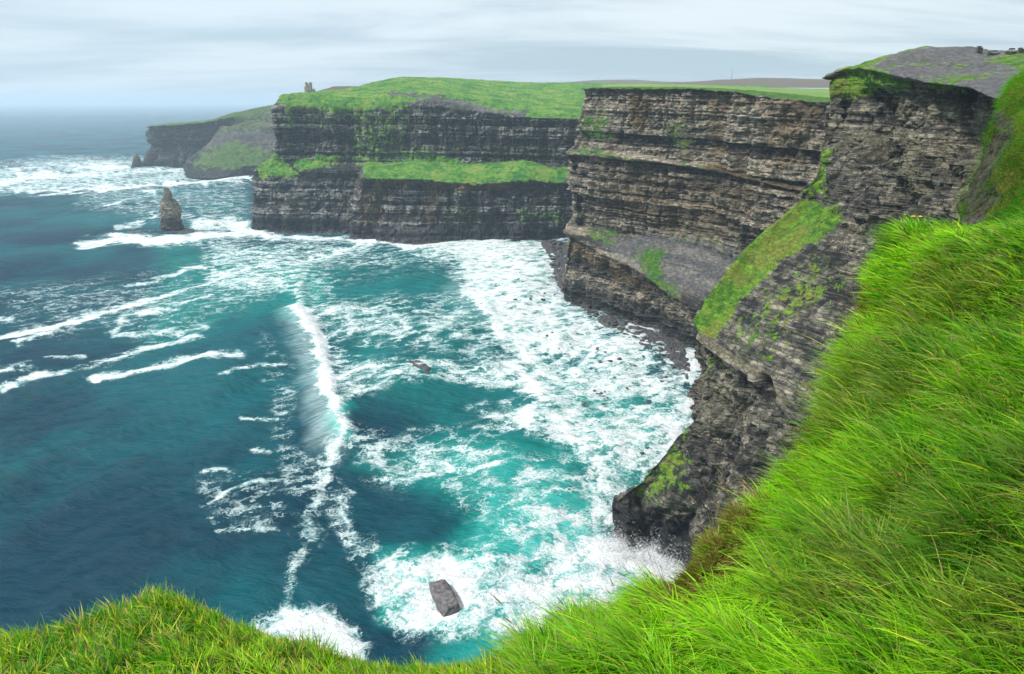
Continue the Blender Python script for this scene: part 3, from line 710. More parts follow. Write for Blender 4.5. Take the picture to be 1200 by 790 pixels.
# --- fields and hills behind
m_field, nt = new_mat('field_grass'); s = NT(nt)
fn = s.noise(s.pos((.006, .012, .01)), 1, 6, .65); fn2 = s.noise(s.pos((.05, .05, .05)), 1, 6, .7); fb_ = s.attr('tint').outputs['Fac']
c = s.mix(s.ramp(fn, .38, .62), (.075, .19, .03), (.16, .25, .06)); c = s.mix(s.math('MULTIPLY', s.ramp(fn2, .4, .7), .5), c, (.22, .23, .09))
c = s.mix(s.ramp(s.math('ADD', fb_, s.math('MULTIPLY', s.math('SUBTRACT', fn, .5), .6)), .35, .65), c, (.11, .085, .07))
s.out(s.bsdf(c, .95, s.bump(fn2, .5, 2.), .1))
def terrain(name, rows, label, tintf):
    G_, _, _ = loft([[P(*p) for p in r_] for r_ in rows], 2.0, 8)
    x, y, z = G_[..., 0], G_[..., 1], G_[..., 2]
    px, py = proj(G_)
    G_[..., 2] += 5 * (fbm(x / 120, y / 120, 0, 4, 81) - .5)
    o = make_mesh(name, G_, grid_faces(*G_.shape[:2]), m_field, True, {'tint': tintf(px, py, x, y).ravel()})
    tag(o, label, 'hill', kind='structure')
terrain('fields', [[(705,106,760),(705,102,1100),(705,99,1600),(705,101,2300)], [(760,106,700),(760,101,1000),(760,99,1600),(760,101,2300)],
                   [(860,109,620),(860,104,900),(860,101,1500),(860,103,2300)], [(960,121,560),(960,112,800),(960,104.5,1500),(960,106,2300)], [(1200,122,460),(1200,112,800),(1200,105,1500),(1200,106,2300)]],
        'green fields behind the cliff edge', lambda px, py, x, y: sstep(.5, .9, y / 1700) * .4)
terrain('moor_hill', [[(700,101,2000),(700,98.5,2600),(700,101,3600)], [(790,101,2000),(790,97,2600),(790,100,3600)], [(850,102,2000),(850,93.5,2600),(850,97,3600)], [(900,103,2000),(900,91.5,2600),(900,96,3600)],
                      [(1000,103,2000),(1000,93,2600),(1000,97,3600)], [(1250,103,2000),(1250,92,2600),(1250,97,3600)]],
        'low brown moor on the skyline', lambda px, py, x, y: np.full(px.shape, .85))
terrain('distant_hill', [[(560,100,3900),(560,98.5,4000),(560,101,4600)], [(660,99,3900),(660,96.5,4000),(660,99,4600)], [(700,99,3900),(700,94,4000),(700,98,4600)], [(740,99,3900),(740,93.5,4000),(740,97,4600)],
                      [(775,99,3900),(775,95.5,4000),(775,98,4600)], [(850,100,3900),(850,97.5,4000),(850,99,4600)]],
        'long blue hill far inland', lambda px, py, x, y: np.full(px.shape, .6))
gp = [[(372,108,1250),(372,106.8,1300),(372,110,1500)], [(382,108,1250),(384,103.5,1300),(384,105,1500)], [(392,107,1250),(392,101,1300),(392,103,1500)], [(440,106,1250),(440,100,1300),(440,102,1500)], [(470,102,1300),(470,98,1350),(470,100,1500)]]
terrain('plateau_scarp', gp, 'low dark scarp behind the tower', lambda px, py, x, y: np.full(px.shape, .95))

# ------------------------------------------------------------------ sea stacks and rocks
def stack(name, cx, cy, pw_list, depth_m, mat, seed, label, cat, lean=0):
    """pw_list: (py, left px, right px) from base to top; a closed tapering column of rock"""
    b = S(cx, cy); Y0 = b[1]; mpp = Y0 / (F * (CP + (CY - cy) / F * SP))
    nu = 90; rows = []
    base = [(cy, pw_list[0][1], pw_list[0][2])]
    lv = [(-6.0, pw_list[0][1] - .5, pw_list[0][2] + .5)] + [(P(0, py, Y0)[2], l, r) for py, l, r in pw_list]
    lv = np.array(lv); zs = np.linspace(lv[0, 0], lv[-1, 0], 110)
    L = np.interp(zs, lv[:, 0], lv[:, 1]); R = np.interp(zs, lv[:, 0], lv[:, 2])
    th = np.linspace(0, 2 * math.pi, nu + 1)
    V = np.zeros((nu + 1, len(zs) + 1, 3))
    for j, z in enumerate(zs):
        xc = ((L[j] + R[j]) / 2 - CX) / F * (Y0 * CP + (H - z) * SP); hw = (R[j] - L[j]) / 2 / F * (Y0 * CP + (H - z) * SP)
        V[:, j, 0] = xc + hw * np.cos(th); V[:, j, 1] = Y0 + hw * .8 * np.sin(th) + depth_m; V[:, j, 2] = z
    V[:, -1] = [(V[0, -2, 0] + V[nu // 2, -2, 0]) / 2, Y0 + depth_m, zs[-1] + .5]
    x, y, z = V[..., 0], V[..., 1], V[..., 2]
    bd = bed_profile((z + .1 * x) / 3.2, seed); fb = fbm(x / 7, y / 7, z / 7, 4, seed) - .5; f2 = fbm(x / 2.2, y / 2.2, z / 3, 3, seed + 3) - .5
    k = (.80 + .22 * (bd - .5) + .75 * fb + .3 * f2)
    cxs = V[..., 0].mean(0)[None]; cys = V[..., 1].mean(0)[None]
    V[..., 0] = cxs + (x - cxs) * (1.0 + .9 * (k - .86)); V[..., 1] = cys + (y - cys) * (1.0 + .9 * (k - .86))
    V[-1] = V[0]
    top = sstep(.45, 1, (V[..., 2] - zs[0]) / (zs[-1] - zs[0]))
    o = make_mesh(name, V, grid_faces(nu + 1, len(zs) + 1), mat, True, {'bed': bd.ravel() * .6 + .25, 'grass': (top * .22).ravel(), 'ochre': (top * .85).ravel(), 'scree': np.zeros(V.shape[:2]).ravel()})
    tag(o, label, cat)
    return o
stack('sea_stack', 201, 270.5, [(270.5,188,215),(262,190,212.5),(255,189.5,212),(246,188.5,210.5),(240,188.5,207.5),(233,190,204),(226,190.5,200.5),(220,191.5,197)], 0, M_D, 5,
      'tall tapering sea stack standing alone in white foam', 'sea stack')
stack('sea_stack', 160, 197, [(197,154,166),(190,155,165),(184,157,163),(181,158.5,161)], 0, M_G, 6, 'small dark pointed stack off the tip of the farthest headland', 'sea stack')
stack('sea_stack', 170, 196.5, [(196.5,163,179),(190,166,178),(184,169,177),(176,171.5,176)], 5, M_G, 8, 'small spire leaning against the farthest headland tip', 'sea stack')

m_boulder = simple_mat('wet_boulder_rock', (.020, .021, .024), (.085, .080, .082), .7, .6, .8, .4, .4)
m_slab = simple_mat('slab_rock', (.055, .052, .055), (.17, .155, .155), .7, .75, .8, .5, .3)
def rock_mesh(seed, sub=3, flat=.6, box=0.0):
    bm = bmesh.new(); bmesh.ops.create_icosphere(bm, subdivisions=sub, radius=1)
    co = np.array([v.co[:] for v in bm.verts])
    if box: co = co / (np.abs(co) ** (8)).sum(1, keepdims=True) ** .125 * 1.0
    d = 1 + .9 * (fbm(co[:, 0] * 1.2 + seed * 9, co[:, 1] * 1.2, co[:, 2] * 1.2, 3, seed) - .5)
    # chipped facets
    for i in range(7):
        r_ = np.random.default_rng(seed * 31 + i); nrm = r_.normal(size=3); nrm /= np.linalg.norm(nrm)
        dd = co @ nrm; cut = (.62 if not box else .95) + .2 * r_.random(); over = np.clip(dd - cut, 0, None); co = co - over[:, None] * nrm * .9
    co = co * (d if not box else 1 + .35 * (d - 1))[:, None]; co[:, 2] *= flat
    for v, c_ in zip(bm.verts, co): v.co = c_
    me = bpy.data.meshes.new('boulder'); bm.to_mesh(me); bm.free()
    return me
bmeshes = [rock_mesh(i + 1, 2, .5) for i in range(7)]
for me in bmeshes: me.materials.append(m_boulder)
pts = [(657,296,5),(648,312,5),(641,318,4),(646,326,6),(655,322,6),(630,335,6),(642,336,4),(615,332,3),(626,330,2.5),(638,345,4),(636,352,5),(650,347,4),(604,352,5),(622,352,4),(595,357,2),
       (641,395,4),(647,391,3),(632,389,2),(645,373,2),(700,410,5),(709,414,4),(703,425,7),(715,425,5),(726,423,7),(713,424,3),(697,460,6),(704,463,5),(709,461,3),(712,468,4),(684,476,6),(707,476,6),
       (761,473,8),(770,467,4),(735,457,4),(720,444,3),(745,430,3),(752,447,3),(776,449,6),(785,452,5),(780,444,5),(788,460,5),(630,447,3),(655,430,2.5),(668,405,3),(675,440,3),(690,446,3),(758,527,6),(752,533,5),
       (740,500,3),(760,521,5),(655,410,3),(640,417,2.5),(662,416,2.5),(627,411,2.5),(720,395,3),(735,405,4),(728,399,4),(180,276,3),(167,271,3),(158,274,2.5),(172,278,3),(228,272,3),(238,271,2),
       (208,213,3.5),(214,211,3),(201,211.5,3)]
def place_rock(px_, py_, w, i, label, cat, group, z=-.0):
    b = S(px_, py_); dist = math.hypot(b[0], b[1]) ; dep = b[1] * CP + H * SP
    r_ = w * .5 * dep / F
    o = bpy.data.objects.new('boulder', bmeshes[i % 7]); COL.objects.link(o)
    o.location = (b[0], b[1], .35 * r_ * random.random() + z + .9); o.rotation_euler = (random.uniform(-.2, .2), random.uniform(-.2, .2), random.uniform(0, 6.28))
    o.scale = (r_ * random.uniform(.85, 1.3), r_ * random.uniform(.7, 1.1), r_ * random.uniform(.7, 1.1))
    tag(o, label, cat, group)
for i, (a, b, w) in enumerate(pts):
    if b < 220: lb, gr = 'small dark rock awash below the distant headlands', 'rocks awash below the distant headlands'
    elif b < 290: lb, gr = 'small dark rock in the foam beside the sea stack', 'rocks in the foam beside the sea stack'
    else: lb, gr = 'dark wet boulder in the white foam of the bay', 'boulders in the foam of the bay'
    place_rock(a, b, w, i, lb, 'boulder', gr)
# the boulder belt against the middle cliff
k = 0
while k < 165:
    t = random.random(); u = abs(random.gauss(0, 1)) * 9
    if t < .16: a, b = 645 + random.random() * 12, 284 + random.random() * 30
    else:
        q = random.random() ** .7; a = 690 + q * 108 - u * .4; b = 366 + q * 52 + u * 1.3 * q
    place_rock(a, b, random.uniform(2.4, 6.5) * (1.2 if t < .16 else 1), k, 'dark boulder in the belt of rocks at the foot of the banded cliff', 'boulder', 'boulders at the foot of the banded cliff', 1.3)
    k += 1
# dark reef breaking the surface in mid-bay
def lump_sheet(name, poly, hgt, mat, label, cat, kind=None, step=1.0, seed=5, hole=.0):
    xs = [p[0] for p in poly]; ys = [p[1] for p in poly]
    gx, gy = np.meshgrid(np.arange(min(xs) - 4, max(xs) + 4, step), np.arange(min(ys) - 4, max(ys) + 4, step), indexing='ij')
    v = np.array([S(a, b) for a, b in zip(gx.ravel(), gy.ravel())]).reshape(*gx.shape, 3)
    m_ = poly_mask(gx, gy, poly, 4)
    X, Y = v[..., 0], v[..., 1]
    nz_ = fbm(X / 5, Y / 5, 0, 4, seed); n3 = fbm(X / 1.6, Y / 1.6, 0, 3, seed + 1)
    v[..., 2] = -7 + 5.4 * sstep(0, .25, m_) + m_ * (hgt * (nz_ * 1.3 + .5 * n3)) - hole
    o = make_mesh(name, v, grid_faces(*gx.shape), mat, False)
    tag(o, label, cat, kind=kind)
lump_sheet('reef', [(474,426),(490,424),(505,434),(512,440),(498,441),(482,436)], 5.2, m_boulder, 'black reef breaking the surface in the middle of the bay', 'reef', step=.6)
lump_sheet('rocky_shore', [(636,282),(672,284),(672,352),(648,330),(640,302)], 3.6, m_boulder, 'dark rocky shore under the banded cliff', 'shore', 'structure', .8, 15)
lump_sheet('rocky_shore', [(690,362),(740,378),(800,402),(812,430),(806,450),(780,420),(730,394),(700,380)], 3.9, m_boulder, 'dark rocky shore beyond the boulder belt', 'shore', 'structure', .8, 16)
lump_sheet('rock_ledge', [(150,272),(190,268),(226,270),(216,273),(180,275)], 4.0, m_boulder, 'flat dark ledge awash around the foot of the tall sea stack', 'rock', step=.5, seed=18)
# the squared block in the foam
me = rock_mesh(21, 5, .8, 1.0); me.materials.append(m_slab)
o = bpy.data.objects.new('block_boulder', me); COL.objects.link(o)
bp = S(520, 703); o.location = (bp[0], bp[1], 1.2); o.scale = (3.9, 8.4, 4.2); o.rotation_euler = (.12, -.15, .42)
tag(o, 'large squared grey block of rock ringed by foam near the bottom', 'boulder')

# ------------------------------------------------------------------ spray thrown up at the foot of the near cliff
m_spray, nt = new_mat('spray_mist'); s = NT(nt)
d_ = s.n('ShaderNodeBsdfDiffuse'); d_.inputs['Color'].default_value = (.9, .92, .93, 1); tr = s.n('ShaderNodeBsdfTransparent')
ms_ = s.n('ShaderNodeMixShader'); ms_.inputs[0].default_value = .24; s.lk(tr.outputs[0], ms_.inputs[1]); s.lk(d_.outputs[0], ms_.inputs[2]); s.out(ms_.outputs[0])
def spray(line, n, hz_, wd, seed):
    rs = np.random.default_rng(seed); q = np.array([S(*p)[:2] for p in line]); t = rs.random(n) * (len(q) - 1); i = np.minimum(t.astype(int), len(q) - 2); f = (t - i)[:, None]
    c = q[i] * (1 - f) + q[i + 1] * f + rs.normal(size=(n, 2)) * wd
    z = .5 + rs.exponential(hz_, n) * (.4 + 1.2 * vnoise(c[:, 0] / 4, c[:, 1] / 4, 0, 7))
    C3 = np.concatenate([c, z[:, None]], 1); r_ = (.06 + .20 * rs.random(n) ** 2)[:, None, None]
    a = rs.normal(size=(n, 1, 3)); b = rs.normal(size=(n, 1, 3)); a /= np.linalg.norm(a, axis=2, keepdims=True); b = np.cross(a, b); b /= np.linalg.norm(b, axis=2, keepdims=True)
    V = np.concatenate([-a - b, a - b, a + b, b - a], 1) * r_ + C3[:, None]
    return V.reshape(-1, 3)
V = np.concatenate([spray([(706,640),(735,648),(765,655),(792,668)], 30000, 2.0, 2.6, 1), spray([(412,283),(470,287),(560,286)], 5000, 2.2, 3., 2), spray([(290,273),(340,276),(400,275)], 5000, 2.5, 3., 3),
                    spray([(385,455),(396,480),(408,503)], 5000, 1.0, 1.8, 4), spray([(375,405),(384,440)], 3000, 1.0, 1.8, 5)])
tag(make_mesh('sea_spray', V, np.arange(len(V)).reshape(-1, 4), m_spray, False), 'white spray thrown up where waves hit the cliff foot', 'spray', kind='stuff')
# ------------------------------------------------------------------ the tower
m_stone = simple_mat('tower_stone', (.20, .17, .16), (.38, .34, .31), 1.2, .9, .6, .2, .2)
m_dark = simple_mat('window_dark', (.01, .01, .012), (.02, .02, .02), 2, .5, .1, .02)
def box_bm(bm, x0, y0, z0, x1, y1, z1):
    r_ = bmesh.ops.create_cube(bm, size=1, matrix=Matrix.Translation(((x0 + x1) / 2, (y0 + y1) / 2, (z0 + z1) / 2)) @ Matrix.Diagonal((x1 - x0, y1 - y0, z1 - z0, 1)))
def bobj(name, bm, mat, parent=None, bev=0.0):
    if bev: bmesh.ops.bevel(bm, geom=bm.edges[:], offset=bev, segments=1, affect='EDGES')
    me_ = bpy.data.meshes.new(name); bm.to_mesh(me_); bm.free(); me_.materials.append(mat)
    o_ = bpy.data.objects.new(name, me_); COL.objects.link(o_)
    if parent: o_.parent = parent
    return o_
tp = P(362.5, 107.6, 1085)
tw = bpy.data.objects.new('stone_tower', None); COL.objects.link(tw); tw.location = (tp[0], tp[1], tp[2] - 1.5)
tag(tw, 'small square battlemented stone tower on the far headland edge', 'tower')
bm = bmesh.new(); box_bm(bm, -4, -4, 0, 4, 4, 12.5); bobj('wall', bm, m_stone, tw, .15)
for sx, sy in ((-4, -4), (2.2, -4), (-4, 2.2), (2.2, 2.2)):
    bm = bmesh.new(); box_bm(bm, sx - .3, sy - .3, 12.5, sx + 2.1, sy + 2.1, 15.0); bobj('merlon', bm, m_stone, tw, .12)
bm = bmesh.new(); box_bm(bm, -6.3, -2.5, 0, -4.0, 1.5, 9.2); bobj('stair_turret', bm, m_stone, tw, .12)
bm = bmesh.new(); box_bm(bm, 4.0, -3, 0, 8.4, 3, 5.6); bobj('annex', bm, m_stone, tw, .12)
for (wx, wz, ww, wh) in ((0, 8.6, 1.1, 2.2), (0, 2.5, 1.5, 3.2)):
    bm = bmesh.new(); box_bm(bm, wx - ww / 2, -4.06, wz - wh / 2, wx + ww / 2, -3.9, wz + wh / 2); bobj('window', bm, m_dark, tw)
# mast on the moor
mp_ = P(857, 94.5, 2590)
bm = bmesh.new(); bmesh.ops.create_cone(bm, cap_ends=True, segments=8, radius1=.8, radius2=.3, depth=42, matrix=Matrix.Translation((0, 0, 21)))
mo = bobj('radio_mast', bm, m_dark); mo.location = (mp_[0], mp_[1], mp_[2] - 2); tag(mo, 'thin dark mast standing on the brown moor skyline', 'mast')

# ruins on the near clifftop
m_ruin = simple_mat('ruin_stone', (.035, .035, .035), (.13, .12, .11), 1.6, .9, .9, .3, .2)
def ruin(px_, py_, w, h, Y, seed, name, label, cat):
    p_ = P(px_, py_, Y); mpp = Y * 1.07 / F
    bm = bmesh.new(); rr = random.Random(seed)
    hw = w * mpp / 2; hh = h * mpp
    n_ = max(2, int(hh / .55)); z = 0
    for i in range(n_ + 1):
        zz = hh * 1.1 / (n_ + 1); x = -hw
        while x < hw - .1:
            ww = min(rr.uniform(.6, 1.8), hw - x)
            if i < n_ - 1 or rr.random() < .6:
                box_bm(bm, x + .04, -.6 + rr.uniform(-.12, .12), z, x + ww - .02, .6 + rr.uniform(-.12, .12), z + zz - .03 + rr.uniform(-.05, .02))
            x += ww
        z += zz
    o_ = bobj(name, bm, m_ruin, None, .05); o_.location = (p_[0], p_[1], p_[2] - 1.6); tag(o_, label, cat)
ruin(1148, 57.5, 5, 6.5, 275, 1, 'stone_pillar', 'dark upright stone pillar on the near clifftop skyline', 'stone pillar')
ruin(1165, 59.5, 12, 4.5, 268, 2, 'ruined_wall', 'low broken stone wall just right of the skyline pillar', 'stone wall')
ruin(1185, 58.5, 10, 5.5, 265, 3, 'ruined_wall', 'higher block of ruined stone wall near the right edge of the skyline', 'stone wall')
ruin(1199, 57, 9, 5, 262, 4, 'ruined_wall', 'ruined stone wall at the very right edge of the skyline', 'stone wall')
ruin(1135, 58, 24, 1.6, 285, 5, 'ruined_wall', 'long low dark wall left of the skyline pillar', 'stone wall')

# ------------------------------------------------------------------ foreground turf
m_soil, nt = new_mat('turf_soil'); s = NT(nt)
n1 = s.noise(s.pos((6, 6, 6)), 1, 8, .7); n2 = s.noise(s.pos((1.2, 1.2, 1.2)), 1, 4, .6); rk = s.attr('rock').outputs['Fac']; mo_ = s.attr('moss').outputs['Fac']
c = s.mix(s.ramp(n1, .3, .7), (.018, .045, .006), (.055, .10, .012)); c = s.mix(s.math('MULTIPLY', s.ramp(n2, .45, .65), .5), c, (.07, .05, .02))
mc = s.mix(s.ramp(n1, .35, .65), (.07, .09, .012), (.14, .10, .025)); c = s.mix(mo_, c, mc)
rc = s.mix(s.ramp(n1, .35, .65), (.010, .010, .008), (.075, .07, .055)); c = s.mix(s.ramp(s.math('ADD', rk, s.math('MULTIPLY', s.math('SUBTRACT', n2, .5), .8)), .45, .6), c, rc)
s.out(s.bsdf(c, .95, s.bump(n1, .8, .05), .1))

def ribF(edge, mid, near, drop):
    e = P(*edge); m_ = P(*mid); n_ = P(*near)
    out_ = np.array([e[0] - m_[0], e[1] - m_[1]]); out_ /= np.linalg.norm(out_) + 1e-9
    lip = (e[0] + out_[0] * .12, e[1] + out_[1] * .12, e[2] - .16)
    d1_ = (e[0] + out_[0] * .10, e[1] + out_[1] * .10, e[2] - .55); d2_ = (e[0] - out_[0] * .1, e[1] - out_[1] * .1, e[2] - drop)
    d3_ = (e[0] - out_[0] * 1.5, e[1] - out_[1] * 1.5, e[2] - drop * 3)
    bk = (n_[0] * 1.0, n_[1] - 3.0, n_[2] + .15)
    return [d3_, d2_, d1_, lip, e, tuple((np.array(e) + np.array(m_)) / 2), m_, n_, bk]
FG = [ribF((-870,691,2.6),(-1100,840,1.9),(-1500,1300,1.0), 3),
      ribF((-260,772,2.3),(-320,900,1.75),(-400,1200,1.15), 3),
      ribF((-60,768,2.3),(-80,840,1.85),(-110,1100,1.25), 3),
      ribF((60,762,2.35),(50,815,1.9),(10,1050,1.3), 3),
      ribF((130,735,2.5),(120,800,1.95),(90,1050,1.3), 3),
      ribF((200,712,2.6),(195,780,2.0),(170,1030,1.32), 3),
      ribF((262,730,2.55),(255,790,2.0),(240,1030,1.32), 3),
      ribF((330,756,2.4),(320,805,1.95),(310,1030,1.35), 3),
      ribF((420,778,2.3),(410,825,1.9),(400,1030,1.38), 3),
      ribF((520,796,2.25),(510,840,1.85),(500,1030,1.38), 3),
      ribF((600,800,2.3),(600,840,1.85),(600,1030,1.38), 3),
      ribF((650,764,2.5),(660,810,1.95),(680,1030,1.38), 3),
      ribF((722,732,2.65),(740,790,2.05),(770,1030,1.35), 3),
      ribF((796,700,2.85),(830,770,2.15),(860,1030,1.32), 3),
      ribF((840,634,3.2),(910,735,2.3),(970,1030,1.28), 3),
      ribF((922,572,3.7),(985,670,2.5),(1100,1000,1.25), 3),
      ribF((982,492,4.3),(1050,590,2.7),(1230,980,1.2), 3),
      ribF((1008,420,4.9),(1110,510,3.0),(1370,950,1.15), 3),
      ribF((1022,345,5.7),(1170,430,3.3),(1520,920,1.1), 3.4),
      ribF((1072,305,6.3),(1250,370,3.5),(1700,900,1.05), 3.4),
      ribF((1130,290,6.7),(1330,335,3.7),(2000,880,.95), 3.4),
      ribF((1215,298,6.8),(1430,320,3.8),(2400,860,.85), 3.4),
      ribF((1350,284,6.8),(1600,300,3.9),(3200,850,.7), 3.4)]
BF, suF, svF = loft(FG, 5.0, 8)
x, y, z = BF[..., 0], BF[..., 1], BF[..., 2]
pxF, pyF = proj(BF)
BF[..., 2] += .30 * (fbm(x / .9, y / .9, z / .9, 3, 101) - .5) + .05 * (fbm(x / .2, y / .2, z / .2, 2, 102) - .5)
# hummocks: one long swell under the top mound with a hollow below it, one above the camera path
BF[..., 2] += .30 * np.exp(-(polydist(pxF, pyF, [(1020,325),(1090,322),(1220,322)]) / 26) ** 2) - .30 * np.exp(-(polydist(pxF, pyF, [(1050,372),(1120,372),(1240,365)]) / 24) ** 2)
BF[..., 2] += .09 * np.exp(-(polydist(pxF, pyF, [(960,470),(1040,440)]) / 40) ** 2) - .20 * np.exp(-(polydist(pxF, pyF, [(900,610),(960,560),(1080,590)]) / 26) ** 2)
mossm = np.maximum(poly_mask(pxF, pyF, [(780,690),(800,630),(850,590),(885,610),(880,660),(840,690),(800,720)], 10), poly_mask(pxF, pyF, [(930,450),(960,380),(1010,330),(1030,360),(1000,420),(960,470)], 12))
lv = np.broadcast_to(svF[None], x.shape)
rockm = sstep(2.6, 1.6, lv)
tag(make_mesh('clifftop_turf', BF, grid_faces(*BF.shape[:2]), m_soil, True, {'rock': rockm.ravel(), 'moss': mossm.ravel()}),
    'turf ground at the clifftop edge under the camera', 'ground', kind='structure')
# --- the bank further along the edge
def ribE(pts_): return [P(*p) for p in pts_]
e1 = ribE([(1090,330,13),(1112,275,14),(1120,240,15),(1140,203,15.6),(1160,172,16.2),(1170,145,16.8),(1185,116,17.4),(1203,96,18),(1235,78,18.8),(1300,60,21)])
E = [shift(e1, 3.2, 2.2, -1.4), shift(e1, .9, .9, -.1), e1,
     ribE([(1120,340,11),(1150,280,11.8),(1163,245,12.6),(1180,212,13.2),(1200,182,13.8),(1212,158,14.4),(1225,130,15.2),(1240,104,16),(1270,84,17),(1340,62,20)]),
     ribE([(1180,350,9),(1220,290,9.6),(1240,250,10.2),(1255,215,10.8),(1275,190,11.4),(1290,165,12),(1305,138,13),(1320,112,14),(1350,90,15.5),(1420,66,19)]),
     ribE([(1350,370,7.5),(1380,310,8),(1400,260,8.6),(1420,220,9.2),(1440,190,9.8),(1460,165,10.4),(1480,138,11.2),(1500,112,12.4),(1540,90,14),(1600,66,18)])]
BE, suE, svE = loft(E, 3.0, 6)
x, y, z = BE[..., 0], BE[..., 1], BE[..., 2]
nE = normals(BE); nE *= np.sign((nE * (np.array([0, 0, H]) - BE)).sum(-1).mean())
pxE, pyE = proj(BE)
BE = BE + nE * (.9 * (fbm(x / 1.8, y / 1.8, z / 1.8, 4, 111) - .5) + .25 * (fbm(x / .4, y / .4, z / .4, 3, 112) - .5))[..., None]
wob = 12 * (fbm(x / .8, y / .8, z / .8, 3, 113) - .5) * 2
rkE = poly_mask(pxE + wob, pyE + wob, [(1105,262),(1122,215),(1155,165),(1175,130),(1200,150),(1195,175),(1165,205),(1150,235),(1140,275)], 12) * .95
tag(make_mesh('grassy_bank', BE, grid_faces(*BE.shape[:2]), m_soil, True, {'rock': rkE.ravel(), 'moss': (0 * x + .45).ravel()}),
    'mossy bank rising beyond the near turf at the right edge', 'bank', kind='structure')

# ------------------------------------------------------------------ grass blades
m_blade, nt = new_mat('grass_blade'); s = NT(nt)
bc = s.attr('tint').outputs['Color']
d = s.n('ShaderNodeBsdfPrincipled'); s.lk(bc, d.inputs['Base Color']); d.inputs['Roughness'].default_value = .55; d.inputs['Specular IOR Level'].default_value = .35
t_ = s.n('ShaderNodeBsdfTranslucent'); s.lk(bc, t_.inputs['Color'])
mx = s.n('ShaderNodeMixShader'); mx.inputs[0].default_value = .42; s.lk(d.outputs[0], mx.inputs[1]); s.lk(t_.outputs[0], mx.inputs[2]); s.out(mx.outputs[0])

def scatter(B, n, weight, rs):
    """n random surface points on grid B, probability ~ weight per cell"""
    a = B[:-1, :-1]; b = B[1:, :-1]; c_ = B[:-1, 1:]
    ar = np.linalg.norm(np.cross(b - a, c_ - a), axis=-1)
    w = (ar * weight[:-1, :-1]).ravel(); w = w / w.sum()
    idx = rs.choice(len(w), n, p=w); i, j = np.unravel_index(idx, ar.shape)
    u = rs.random((n, 1)); v = rs.random((n, 1))
    p00, p10, p01, p11 = B[i, j], B[i + 1, j], B[i, j + 1], B[i + 1, j + 1]
    return p00 * (1 - u) * (1 - v) + p10 * u * (1 - v) + p01 * (1 - u) * v + p11 * u * v
def blades(name, P0, L, Wd, lean, bend, col, tipcol, rs, segs=4, label=None, cat='grass', mat=None):
    n = len(P0)
    t = np.linspace(0, 1, segs + 1)
    up = np.array([0, 0, 1.0])
    d0 = up + lean; d0 /= np.linalg.norm(d0, axis=1, keepdims=True)
    rnd = rs.normal(size=(n, 3)); side = np.cross(d0, rnd); side /= np.linalg.norm(side, axis=1, keepdims=True)
    V = np.zeros((n, 2 * segs + 1, 3)); C = np.zeros((n, 2 * segs + 1, 3))
    for k, tt in enumerate(t):
        c_ = P0 + d0 * (L * tt)[:, None] + bend * (L * tt ** 2)[:, None]
        w = Wd * (1 - tt ** 1.6) * (.6 + .4 * min(1, tt * 5)) / 2
        cc = col + (tipcol - col) * tt ** 2
        if k < segs:
            V[:, 2 * k] = c_ - side * w[:, None]; V[:, 2 * k + 1] = c_ + side * w[:, None]; C[:, 2 * k] = cc; C[:, 2 * k + 1] = cc
        else: V[:, 2 * segs] = c_; C[:, 2 * segs] = cc
    base = np.arange(n)[:, None] * (2 * segs + 1)
    quads = np.concatenate([base + np.array([2 * k, 2 * k + 1, 2 * k + 3, 2 * k + 2]) for k in range(segs - 1)] , 1).reshape(-1, 4)
    # last quad collapses on the tip: use a degenerate-free triangle as quad with midpoint
    tris = (base + np.array([2 * segs - 2, 2 * segs - 1, 2 * segs])).reshape(-1, 3)
    V = V.reshape(-1, 3).astype(np.float32); C = C.reshape(-1, 3)
    me_ = bpy.data.meshes.new(name)
    me_.vertices.add(len(V)); me_.vertices.foreach_set('co', V.ravel())
    li = np.concatenate([quads.ravel(), tris.ravel()]).astype(np.int32)
    ls = np.concatenate([np.arange(len(quads)) * 4, len(quads) * 4 + np.arange(len(tris)) * 3]).astype(np.int32)
    me_.loops.add(len(li)); me_.loops.foreach_set('vertex_index', li)
    me_.polygons.add(len(ls)); me_.polygons.foreach_set('loop_start', ls)
    me_.update(calc_edges=True); me_.polygons.foreach_set('use_smooth', np.ones(len(ls), bool))
    at = me_.attributes.new('tint', 'FLOAT_COLOR', 'POINT'); c4 = np.ones((len(V), 4), np.float32); c4[:, :3] = C; at.data.foreach_set('color', c4.ravel())
    me_.materials.append(mat or m_blade)
    o_ = bpy.data.objects.new(name, me_); COL.objects.link(o_)
    tag(o_, label, cat, kind='stuff')
    return o_

